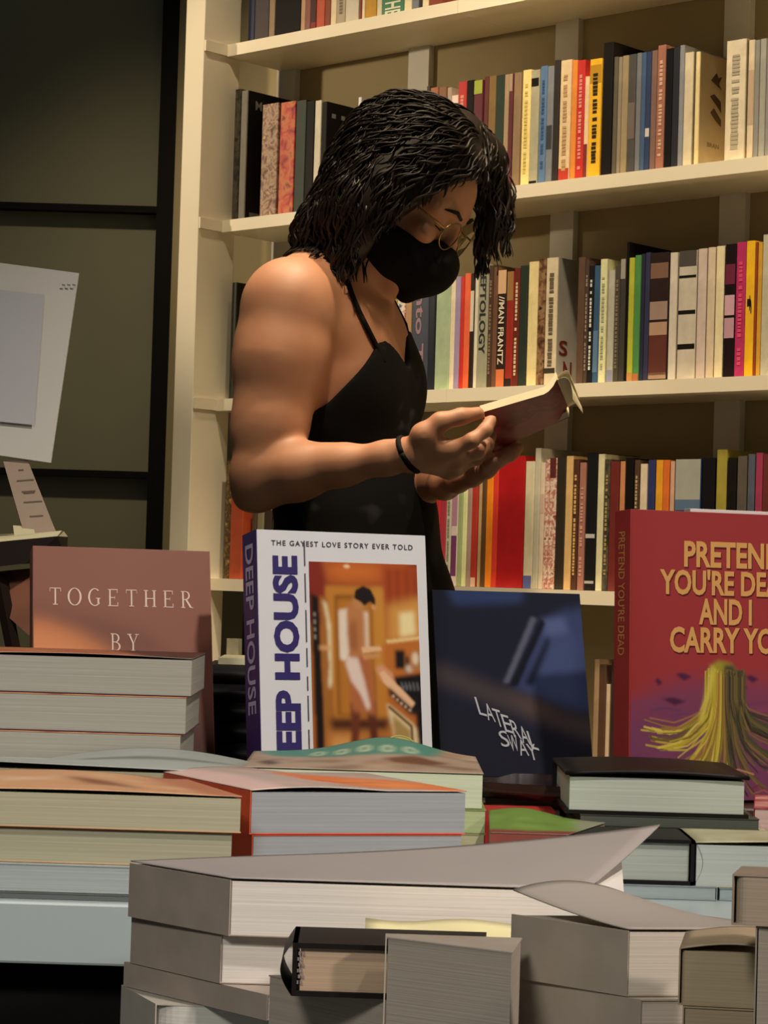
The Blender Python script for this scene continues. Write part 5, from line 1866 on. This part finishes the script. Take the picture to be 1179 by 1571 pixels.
# right hand pinching the near half of the book: thumb above, fingers below
def hand(F, w, mcps, thumb, fingers, kf=0.0035):
    mcps = [np.array(m) for m in mcps]
    for m in mcps:
        F.cone(w, m, 0.0185, 0.0125, 0.010)
    for a_, b_ in zip(mcps[:-1], mcps[1:]):
        F.cone(a_, b_, 0.0118, 0.0118, 0.008)
    F.chain([w + (mcps[0] - w) * 0.12] + [np.array(t) for t in thumb[0]], [0.0165] + thumb[1], 0.006)
    F.cone(thumb[0][0], w + (mcps[0] - w) * 0.75, 0.013, 0.0115, 0.012)
    for m, (pts, r) in zip(mcps, fingers):
        F.chain([m] + [np.array(p) for p in pts], [0.0112] + r, kf)
        for p, rr in zip(pts[:-1], r[:-1]):
            F.cone(p, p, rr * 1.05, rr * 1.05, 0.004)
RF = [0.0098, 0.0090, 0.0080]
hand(body, wrR,
     [J(698, 689, 2.972), J(704, 703, 2.990), J(700, 714, 3.008), J(690, 721, 3.024)],
     ([J(650, 668, 2.965), J(676, 647, 2.962), J(708, 639, 2.968), J(734, 634, 2.976)], [0.0150, 0.0125, 0.0110, 0.0088]),
     [([J(724, 676, 2.962), J(745, 660, 2.970), J(754, 645, 2.978)], RF),
      ([J(733, 693, 2.992), J(748, 681, 3.006), J(754, 667, 3.012)], RF),
      ([J(730, 703, 3.016), J(744, 694, 3.032), J(750, 683, 3.040)], [0.0093, 0.0086, 0.0076]),
      ([J(716, 711, 3.034), J(730, 703, 3.048), J(736, 694, 3.056)], [0.0083, 0.0077, 0.0068])])
# left hand under the spine, palm up
hand(body, wrL,
     [J(738, 716, 3.060), J(742, 712, 3.085), J(742, 708, 3.110), J(736, 706, 3.132)],
     ([J(702, 738, 3.10), J(725, 733, 3.050), J(748, 722, 3.032), J(764, 710, 3.028)], [0.0150, 0.0125, 0.0105, 0.0088]),
     [([J(766, 706, 3.055), J(782, 698, 3.062), J(792, 690, 3.070)], RF),
      ([J(770, 702, 3.090), J(786, 695, 3.102), J(796, 687, 3.112)], RF),
      ([J(768, 699, 3.120), J(782, 692, 3.136), J(790, 684, 3.146)], [0.0093, 0.0086, 0.0076]),
      ([J(758, 698, 3.144), J(770, 692, 3.160), J(776, 686, 3.170)], [0.0083, 0.0077, 0.0068])])

# legs and feet
for s in (-1, 1):
    hip = pelvis + Lv * (s * 0.09) - Uv * 0.04
    knee = np.array([pelvis[0], pelvis[1], 0]) + Lv * (s * 0.09) + Fv * (0.02 + 0.02 * s) + Uv * 0.50
    ank = np.array([pelvis[0], pelvis[1], 0]) + Lv * (s * 0.085) + Fv * (-0.02 + 0.04 * s) + Uv * 0.085
    body.chain([hip, hip + (knee - hip) * 0.5, knee], [0.085, 0.072, 0.054], 0.02)
    body.chain([knee, knee + (ank - knee) * 0.35 - Fv * 0.012, ank], [0.052, 0.054, 0.034], 0.015)
    body.chain([ank - Uv * 0.03 - Fv * 0.02, ank + Fv * 0.06 - Uv * 0.048, ank + Fv * 0.15 - Uv * 0.062], [0.038, 0.033, 0.022], 0.02)

person = empty('person', (pelvis[0], pelvis[1], 0))
bpy.context.view_layer.update()
tag(person, 'person in black halter dress and face mask standing reading a small book', 'person')
bodyo = body.mesh('body', skin, person, 3)

# ---- black halter dress: follows the torso, cut away above the neckline
def blackcloth(name, c1, c2, scale):
    m = bpy.data.materials.new(name)
    m.use_nodes = True
    nt = m.node_tree
    b_ = nt.nodes['Principled BSDF']
    b_.inputs['Roughness'].default_value = 0.85
    b_.inputs['Specular IOR Level'].default_value = 0.2
    tc = nt.nodes.new('ShaderNodeTexCoord')
    n1 = nt.nodes.new('ShaderNodeTexNoise')
    n1.inputs['Scale'].default_value = scale
    n1.inputs['Detail'].default_value = 1.5
    r1 = nt.nodes.new('ShaderNodeValToRGB')
    r1.color_ramp.elements[0].position = 0.62
    r1.color_ramp.elements[1].position = 0.74
    r1.color_ramp.elements[0].color = lin(c1) + (1,)
    r1.color_ramp.elements[1].color = lin(c2) + (1,)
    nt.links.new(tc.outputs['Object'], n1.inputs['Vector'])
    nt.links.new(n1.outputs[0], r1.inputs[0])
    nt.links.new(r1.outputs[0], b_.inputs['Base Color'])
    return m
cloth = blackcloth('black_printed_cloth', '060506', '2a292c', 26)
dl = np.array([pelvis[0] - 0.33, pelvis[1] - 0.32, 0.40])
dh = np.array([pelvis[0] + 0.33, pelvis[1] + 0.32, 1.40])
dress = Field(dl, dh, 0.004)
torso(dress, 0.007)
# skirt widening to below the knee
for s in (-0.5, 0.5):
    dress.cone(pelvis + Lv * s * 0.14 - Uv * 0.05, np.array([pelvis[0], pelvis[1], 0.50]) + Lv * s * 0.22, 0.118, 0.15, 0.04)
dress.ell(pelvis - Uv * 0.12 + Fv * 0.005, BODY, (0.135, 0.185, 0.17), 0.04)
ax = [dress.lo[i] + dress.h * np.arange(dress.n[i]) for i in range(3)]
X = np.stack(np.meshgrid(*ax, indexing='ij'), -1).astype(np.float32)
cz = (X[..., 2] - waist[2]) / (chest[2] - waist[2])
cen = waist[None, :] + np.clip(cz, 0, 1.3)[..., None] * (chest - waist)[None, :]
rel = X - cen
fa_ = rel @ Fv
ra_ = rel @ Rv
th = np.degrees(np.arctan2(ra_, fa_))          # 0 front, + towards the near side
zV = Z(610, 556, 3.12)
zS = Z(585, 512, 3.12)
zU = Z(455, 655, 3.15)
zBk = Z(430, 690, 3.2)
ang = np.array([-180, -100, -75, -50, -30, -12, 0, 12, 24, 34, 50, 75, 100, 180.0])
top = np.array([zBk, zU, zU + 0.07, zS + 0.01, zS + 0.022, zS + 0.008, zV, zV + 0.020, zS - 0.004, zS - 0.010, zV - 0.008, zU + 0.03, zU, zBk])
zt_ = np.interp(th, ang, top)
cut = (X[..., 2] - zt_).astype(np.float32)
dress.f = np.maximum(dress.f, cut * 0.7)
dress.f = np.maximum(dress.f, (0.46 - X[..., 2]).astype(np.float32))
dresso = dress.mesh('dress', cloth, person, 2)
# halter straps from the two neckline points round the neck
b = MB()
def onbody(p, dirv, lim=0.12):
    """march from p along -dirv until the body surface is met"""
    p = np.array(p, float)
    for _ in range(200):
        i = np.clip(np.round((p - body.lo) / body.h).astype(int), 0, body.n - 1)
        if body.f[tuple(i)] < 0.0035:
            return p
        p = p - dirv * 0.0015
    return p
def strap(pts, r):
    out = [onbody(J(px, py, 2.95), np.array([0, -1.0, 0])) for px, py in pts]
    out = [np.array(p) for p in out]
    sm = []
    for i in range(len(out) - 1):
        for t in (0, 0.25, 0.5, 0.75):
            sm.append(out[i] * (1 - t) + out[i + 1] * t)
    sm.append(out[-1])
    for _ in range(3):
        sm = [sm[0]] + [(sm[i - 1] + 2 * sm[i] + sm[i + 1]) / 4 for i in range(1, len(sm) - 1)] + [sm[-1]]
    b.tube([tuple(p + np.array([0, -0.002, 0])) for p in sm], r, cloth, 8)
strap([(590, 535), (580, 512), (563, 480), (548, 450), (536, 420), (530, 400)], 0.0036)
b.build('strap', person, True).matrix_parent_inverse = person.matrix_world.inverted()
b = MB()
p0 = neck0 + Fv * 0.09 + Lv * 0.05 - Uv * 0.10
p1 = neck0 + Fv * 0.05 + Lv * 0.055 - Uv * 0.02
b.tube([tuple(p0 - Uv * 0.02), tuple((p0 + p1) / 2 + Fv * 0.004), tuple(p1), tuple(neck0 + Lv * 0.05 - Fv * 0.01 + Uv * 0.015)], 0.0036, cloth, 8)
b.build('strap', person, True).matrix_parent_inverse = person.matrix_world.inverted()

# shoes
b = MB()
shoe = mat('141214', 0.5, 0.1, 30)
for s in (-1, 1):
    ank = np.array([pelvis[0], pelvis[1], 0]) + Lv * (s * 0.085) + Fv * (-0.02 + 0.04 * s)
    sf = Field(ank - 0.24, ank + 0.24, 0.004)
    sf.lo[2] = 0.0
    sf.n[2] = 40
    sf.f = np.full(sf.n, 0.08, np.float32)
    sf.chain([ank - Fv * 0.025 + Uv * 0.045, ank + Fv * 0.06 + Uv * 0.036, ank + Fv * 0.155 + Uv * 0.026], [0.047, 0.042, 0.032], 0.02)
    zz_ = sf.lo[2] + sf.h * np.arange(sf.n[2])
    sf.f = np.maximum(sf.f, (0.005 - zz_)[None, None, :].astype(np.float32))
    sf.mesh('shoe', shoe, person, 1)

# ---- face mask
mask = Field(H(0, 0, 0) - 0.2, H(0, 0, 0) + 0.2, 0.0025)
mk = mask
mk.ell(H(0.036, 0, -0.056), HEAD, (0.064, 0.067, 0.063), 0.01)
mk.cone(H(0.086, 0, -0.020), H(0.106, 0, -0.044), 0.010, 0.014, 0.02)
mk.cone(H(0.100, 0, -0.044), H(0.086, 0, -0.109), 0.012, 0.014, 0.025)
mk.cone(H(0.096, 0, -0.062), H(0.02, -0.058, -0.060), 0.023, 0.022, 0.035)
mk.cone(H(0.096, 0, -0.062), H(0.02, 0.058, -0.060), 0.023, 0.022, 0.035)
ax = [mk.lo[i] + mk.h * np.arange(mk.n[i]) for i in range(3)]
X = np.stack(np.meshgrid(*ax, indexing='ij'), -1) - headc
qf, ql, qu = X @ hf, X @ hl, X @ hu
upper = qu - (-0.016 - 0.020 * np.abs(ql) / 0.06 + 0.0)       # upper edge dips away from the nose
back = 0.012 - qf
low = -0.128 - qu
mk.f = np.maximum.reduce([mk.f, upper.astype(np.float32) * 0.9, back.astype(np.float32), low.astype(np.float32)])
masko = mk.mesh('face_mask', mat('080809', 0.95, 0.1, 60), person, 2)
b = MB()
mb_ = mat('080809', 0.95, 0.1, 60)
for s in (-1, 1):
    b.tube([tuple(H(0.018, s * 0.070, -0.040)), tuple(H(0.005, s * 0.076, -0.010)), tuple(H(-0.008, s * 0.081, 0.016)), tuple(H(-0.024, s * 0.081, 0.004)), tuple(H(-0.02, s * 0.078, -0.03)), tuple(H(0.016, s * 0.068, -0.085))], 0.0022, mb_, 6)
    b.build('ear_loop', person, True).matrix_parent_inverse = person.matrix_world.inverted()
    b = MB()

# ---- spectacles
b = MB()
wire = mat('8a7448', 0.25, 0.05, 40, 'plain', 1.0)
for s in (-1, 1):
    c_ = H(0.106, s * 0.034, -0.006)
    ring_ = [tuple(c_ + (hl * math.cos(t) * 0.024 + hu * math.sin(t) * 0.021) - hf * (0.006 * abs(math.cos(t)) if s * math.cos(t) > 0 else 0)) for t in np.linspace(0, 2 * math.pi, 25)]
    b.tube(ring_, 0.0011, wire, 6)
    b.tube([tuple(H(0.100, s * 0.058, 0.0)), tuple(H(0.05, s * 0.074, 0.004)), tuple(H(-0.005, s * 0.081, 0.006)), tuple(H(-0.03, s * 0.081, -0.015))], 0.0013, wire, 6)
b.tube([tuple(H(0.107, -0.011, 0.0)), tuple(H(0.113, 0, 0.003)), tuple(H(0.107, 0.011, 0.0))], 0.0011, wire, 6)
gl = b.build('spectacles', person, True)
gl.matrix_parent_inverse = person.matrix_world.inverted()
lens = bpy.data.materials.new('lens_glass')
lens.use_nodes = True
lb = lens.node_tree.nodes['Principled BSDF']
lb.inputs['Transmission Weight'].default_value = 1.0
lb.inputs['Roughness'].default_value = 0.02
lb.inputs['IOR'].default_value = 1.02
b = MB()
for s in (-1, 1):
    c_ = H(0.1055, s * 0.034, -0.006)
    b.poly([tuple(c_ + (hl * math.cos(t) * 0.0235 + hu * math.sin(t) * 0.0205) - hf * (0.006 * abs(math.cos(t)) if s * math.cos(t) > 0 else 0)) for t in np.linspace(0, 2 * math.pi, 25)[:-1]], lens)
    b.build('lens', gl)
    b = MB()
# brows and lashes
b = MB()
hairm0 = mat('16100c', 0.5, 0.2, 60)
for s in (-1, 1):
    b.tube([tuple(H(0.0965, s * 0.014, 0.020)), tuple(H(0.0935, s * 0.032, 0.026)), tuple(H(0.079, s * 0.052, 0.020))], [0.0028, 0.003, 0.0012], hairm0, 6)
    b.build('eyebrow', person, True).matrix_parent_inverse = person.matrix_world.inverted()
    b = MB()
b = MB()
for s in (-1, 1):
    b.tube([tuple(H(0.0850, s * 0.021, -0.005)), tuple(H(0.0870, s * 0.033, -0.0075)), tuple(H(0.0810, s * 0.046, -0.005))], [0.0009, 0.0013, 0.0009], hairm0, 5)
    b.build('eyelashes', person, True).matrix_parent_inverse = person.matrix_world.inverted()
    b = MB()

# ---- wrist band
b = MB()
fd = faR / np.linalg.norm(faR)
cw = wrR - fd * 0.002
e1 = np.cross(fd, Uv); e1 /= np.linalg.norm(e1)
e2 = np.cross(e1, fd)
fd2 = fd * 0.28
b.tube([tuple(cw + e1 * 0.0215 * math.cos(t) + e2 * 0.0225 * math.sin(t) - fd2 * 0.03 * math.sin(t)) for t in np.linspace(0, 2 * math.pi, 33)], 0.0046, mat('0a0808', 0.8, 0.1, 50), 8)
b.build('wrist_band', person, True).matrix_parent_inverse = person.matrix_world.inverted()

# ---- hair: a close cap under long wavy locks from a parting
hairm = bpy.data.materials.new('dark_wavy_hair')
hairm.use_nodes = True
nt = hairm.node_tree
hb_ = nt.nodes['Principled BSDF']
hb_.inputs['Roughness'].default_value = 0.52
hb_.inputs['Specular IOR Level'].default_value = 0.32
tc = nt.nodes.new('ShaderNodeTexCoord')
nz = nt.nodes.new('ShaderNodeTexNoise')
nz.inputs['Scale'].default_value = 30
rp = nt.nodes.new('ShaderNodeValToRGB')
rp.color_ramp.elements[0].color = lin('0a0706') + (1,)
rp.color_ramp.elements[1].color = lin('241810') + (1,)
nt.links.new(tc.outputs['Object'], nz.inputs['Vector'])
nt.links.new(nz.outputs[0], rp.inputs[0])
nt.links.new(rp.outputs[0], hb_.inputs['Base Color'])

vol = Field(headc - np.array([0.25, 0.22, 0.20]), headc + np.array([0.24, 0.22, 0.20]), 0.003)
vol.ell(H(-0.014, 0, 0.034), HEAD, (0.107, 0.099, 0.104), 0.01)
vol.ell(J(590, 300, 3.135), np.eye(3), (0.062, 0.045, 0.062), 0.03)
vol.cone(J(556, 296, 3.20), J(512, 345, 3.20), 0.060, 0.043, 0.03)
vol.cone(J(505, 345, 3.19), J(478, 362, 3.19), 0.036, 0.022, 0.02)
vol.cone(J(550, 330, 3.15), J(535, 385, 3.15), 0.045, 0.026, 0.03)
vol.cone(J(560, 320, 3.26), J(545, 380, 3.29), 0.05, 0.03, 0.03)
ax = [vol.lo[i] + vol.h * np.arange(vol.n[i]) for i in range(3)]
X = np.stack(np.meshgrid(*ax, indexing='ij'), -1)
# keep the face clear: the hairline sweeps from the forehead to the jaw
hx = [J(px, py, 3.13)[0] for px, py in ((540, 430), (566, 392), (580, 362), (605, 340), (650, 312), (692, 286), (735, 268), (780, 266))]
hz = [J(px, py, 3.13)[2] for px, py in ((540, 430), (566, 392), (580, 362), (605, 340), (650, 312), (692, 286), (735, 268), (780, 266))]
line = np.interp(X[..., 0], hx, hz)
cutf = np.minimum((line - X[..., 2]) * 0.8, X[..., 0] - hx[0])
vol.f = np.maximum(vol.f, cutf.astype(np.float32))
vol.chain([J(700, 215, 3.23), J(738, 245, 3.27), J(758, 300, 3.29), J(758, 345, 3.285), J(742, 385, 3.275)], [0.045, 0.034, 0.022, 0.018, 0.008], 0.02)
hair = vol.mesh('hair', hairm, person, 3)

def sample(F, p):
    q = (np.array(p) - F.lo) / F.h
    i = np.clip(np.floor(q).astype(int), 1, F.n - 3)
    t = np.clip(q - i, 0, 1)
    c = F.f[i[0]:i[0] + 2, i[1]:i[1] + 2, i[2]:i[2] + 2].astype(float)
    c = c[0] * (1 - t[0]) + c[1] * t[0]
    c = c[0] * (1 - t[1]) + c[1] * t[1]
    return c[0] * (1 - t[2]) + c[1] * t[2]
def grad(F, p):
    e = 0.005
    g_ = np.array([sample(F, p + d) - sample(F, p - d) for d in (np.array([e, 0, 0]), np.array([0, e, 0]), np.array([0, 0, e]))])
    return g_ / (np.linalg.norm(g_) + 1e-9)
hr = np.random.RandomState(4)
def wave_ph(p):
    """neighbouring locks wave together"""
    return 2.2 * math.sin(p[0] * 26 + 1) + 2.2 * math.sin(p[1] * 31 + p[2] * 23)
vv = np.array([v.co[:] for v in hair.data.vertices])
b = MB()
starts = hr.choice(len(vv), 1500, replace=False)
for si in starts:
    p = vv[si].copy()
    if p[1] > headc[1] + 0.06 and hr.rand() < 0.4:
        continue
    n0 = grad(vol, p)
    if n0[2] < -0.55:
        continue
    off = hr.uniform(0.0, 0.0065)
    ph, wl, amp = wave_ph(p) + hr.uniform(-0.5, 0.5), hr.uniform(0.046, 0.062), hr.uniform(0.003, 0.0065)
    L = hr.uniform(0.07, 0.15)
    st_ = 0.006
    v = np.zeros(3)
    pts = []
    free = 0
    for k in range(int(L / st_)):
        q = p - headc
        high = np.clip((q @ hu + 0.03) / 0.10, 0, 1)
        front = np.clip((q @ hf - 0.03) / 0.05, 0, 1) * (1 if q @ hl > 0.02 else 0)
        g0 = np.array([0, 0, -1.0]) - hf * (0.95 * high * (1 - front)) + hf * 0.5 * front * high - Lv * 0.25 * (q @ hl < 0.03) * high
        n_ = grad(vol, p)
        d_ = sample(vol, p)
        if n_[2] < -0.5 or d_ > 0.02:
            free += 1
        if free == 0:
            g0 = g0 - n_ * (g0 @ n_)
        else:
            g0 = np.array([0, 0, -1.0]) + n_ * 0.35
            if free > 5:
                break
        g0 /= (np.linalg.norm(g0) + 1e-9)
        v = g0 if k == 0 else v * 0.55 + g0 * 0.45
        v /= np.linalg.norm(v) + 1e-9
        p = p + v * st_
        if free == 0:
            p = p + grad(vol, p) * (off - sample(vol, p)) * 0.7
        # stay out of shoulders, neck and face
        db = sample(body, p)
        if db < 0.004:
            p = p + grad(body, p) * (0.004 - db)
        side = np.cross(v, n_)
        aa = amp * (0.55 + 1.3 * k * st_ / L)
        pts.append(p + side * aa * math.sin(ph + k * st_ / wl * 6.28) + n_ * aa * 0.5 * math.cos(ph + k * st_ / wl * 6.28))
        # stop at the hairline over the face
        if p[2] < np.interp(p[0], hx, hz) - 0.004 and p[0] > hx[1] and q @ hl < 0.05:
            break
    if len(pts) < 5:
        continue
    n = len(pts)
    r0 = hr.uniform(0.0012, 0.0032)
    rad = [r0 * (0.35 + 0.65 * math.sin(math.pi * min(1, k / (n - 1) * 0.8 + 0.15))) for k in range(n)]
    rad[-1] = 0.0006
    b.tube([tuple(q) for q in pts], rad, hairm, 6, 0.55)
lk = b.build('hair_locks', hair, True)
lk.matrix_parent_inverse = (person.matrix_world @ Matrix.Identity(4)).inverted() @ person.matrix_world

# ------------------------------------------------------------------ the book in the reader's hands
TLb, TRb = at(738, 634, 2.990), at(858, 599, 2.955)
BRb, BLb = at(874, 640, 3.075), at(756, 694, 3.105)
rd = empty('paperback_book', (TLb + BRb) / 2)
tag(rd, 'open maroon paperback held in the hands of the reader', 'book')
o = Vector(rd.location)
def RB(u, v, off=0.0):
    """u along the fore-edge to the right, v from fore-edge to spine, off away from the cover into the pages"""
    p = TLb * (1 - u) * (1 - v) + TRb * u * (1 - v) + BRb * u * v + BLb * (1 - u) * v
    ex_, ey_ = (TRb - TLb).normalized(), (BLb - TLb).normalized()
    nn = ex_.cross(ey_).normalized()
    if nn.z < 0:
        nn = -nn
    return p + nn * off - o
maroon = blotch('maroon_cover', ['7c2c36', '8a3640', '6c242e', '9a4048'], 30, 0.45)
paper = mat('e6dcbc', 0.75, 0.05, 30)
b = MB()
def curl(u):
    return 0.016 * max(0, (u - 0.80) / 0.2) ** 2
g = []
for r in range(5):
    g.append([RB(c_ / 16, r / 4, curl(c_ / 16)) for c_ in range(17)])
b.grid(g, maroon, 0.0)
g2 = [[RB(c_ / 16, r / 4, curl(c_ / 16) + 0.0006) for c_ in range(17)] for r in range(5)]
b.grid([row[::-1] for row in g2], maroon, 0.0)
b.build('cover', rd, True)
b = MB()
th_ = 0.0105
lo1 = [[RB(c_ / 16, r / 4, 0.0007 + curl(c_ / 16)) for c_ in range(17)] for r in range(5)]
hi1 = [[RB(c_ / 16, r / 4, 0.0007 + curl(c_ / 16) + th_ * (1 - 0.25 * r / 4)) for c_ in range(17)] for r in range(5)]
b.grid(lo1, paper); b.grid([r[::-1] for r in hi1], paper)
b.grid([lo1[0], hi1[0]], paper); b.grid([hi1[-1], lo1[-1]], paper)
b.grid([[r[0] for r in hi1], [r[0] for r in lo1]], paper); b.grid([[r[-1] for r in lo1], [r[-1] for r in hi1]], paper)
b.build('pages', rd, False)
# a few leaves curling away at the head of the book
b = MB()
for q in range(2):
    P = []
    for r in range(13):
        t = r / 12
        row = []
        for c_ in range(9):
            v = c_ / 8
            p = RB(0.97, v, curl(0.97) + th_ * (0.35 + 0.5 * q))
            ex_ = (TRb - TLb).normalized()
            drop = (0.034 if q == 0 else 0.006) * t ** 2.0 * (1 - 0.5 * v)
            p = p + ex_ * ((0.022 - 0.004 * q) * math.sin(t * 1.45) + 0.004) + Vector((0, 0, 0.006 * math.sin(t * 2.6) - drop))
            row.append(p)
        P.append(row)
    b.grid(P, paper, 0.0004)
    b.build('curled_page', rd, True)
    b = MB()
# far half of the book
b = MB()
FR, FL = BRb + Vector((0.005, 0.095, 0.045)), BLb + Vector((0.005, 0.100, 0.050))
def RF_(u, v, off):
    p = BLb * (1 - u) * (1 - v) + BRb * u * (1 - v) + FR * u * v + FL * (1 - u) * v
    nn = (BRb - BLb).cross(FL - BLb).normalized()
    if nn.z < 0:
        nn = -nn
    return p + nn * off - o
def slab(b, off0, off1, m):
    l = [[RF_(c_ / 6, r / 3, off0) for c_ in range(7)] for r in range(4)]
    h_ = [[RF_(c_ / 6, r / 3, off1) for c_ in range(7)] for r in range(4)]
    b.grid(l, m); b.grid([r[::-1] for r in h_], m)
    b.grid([l[0], h_[0]], m); b.grid([h_[-1], l[-1]], m)
    b.grid([[r[0] for r in h_], [r[0] for r in l]], m); b.grid([[r[-1] for r in l], [r[-1] for r in h_]], m)
slab(b, 0.0, 0.0006, maroon)
b.build('cover', rd)
b = MB()
slab(b, 0.0008, 0.009, paper)
b.build('pages', rd)
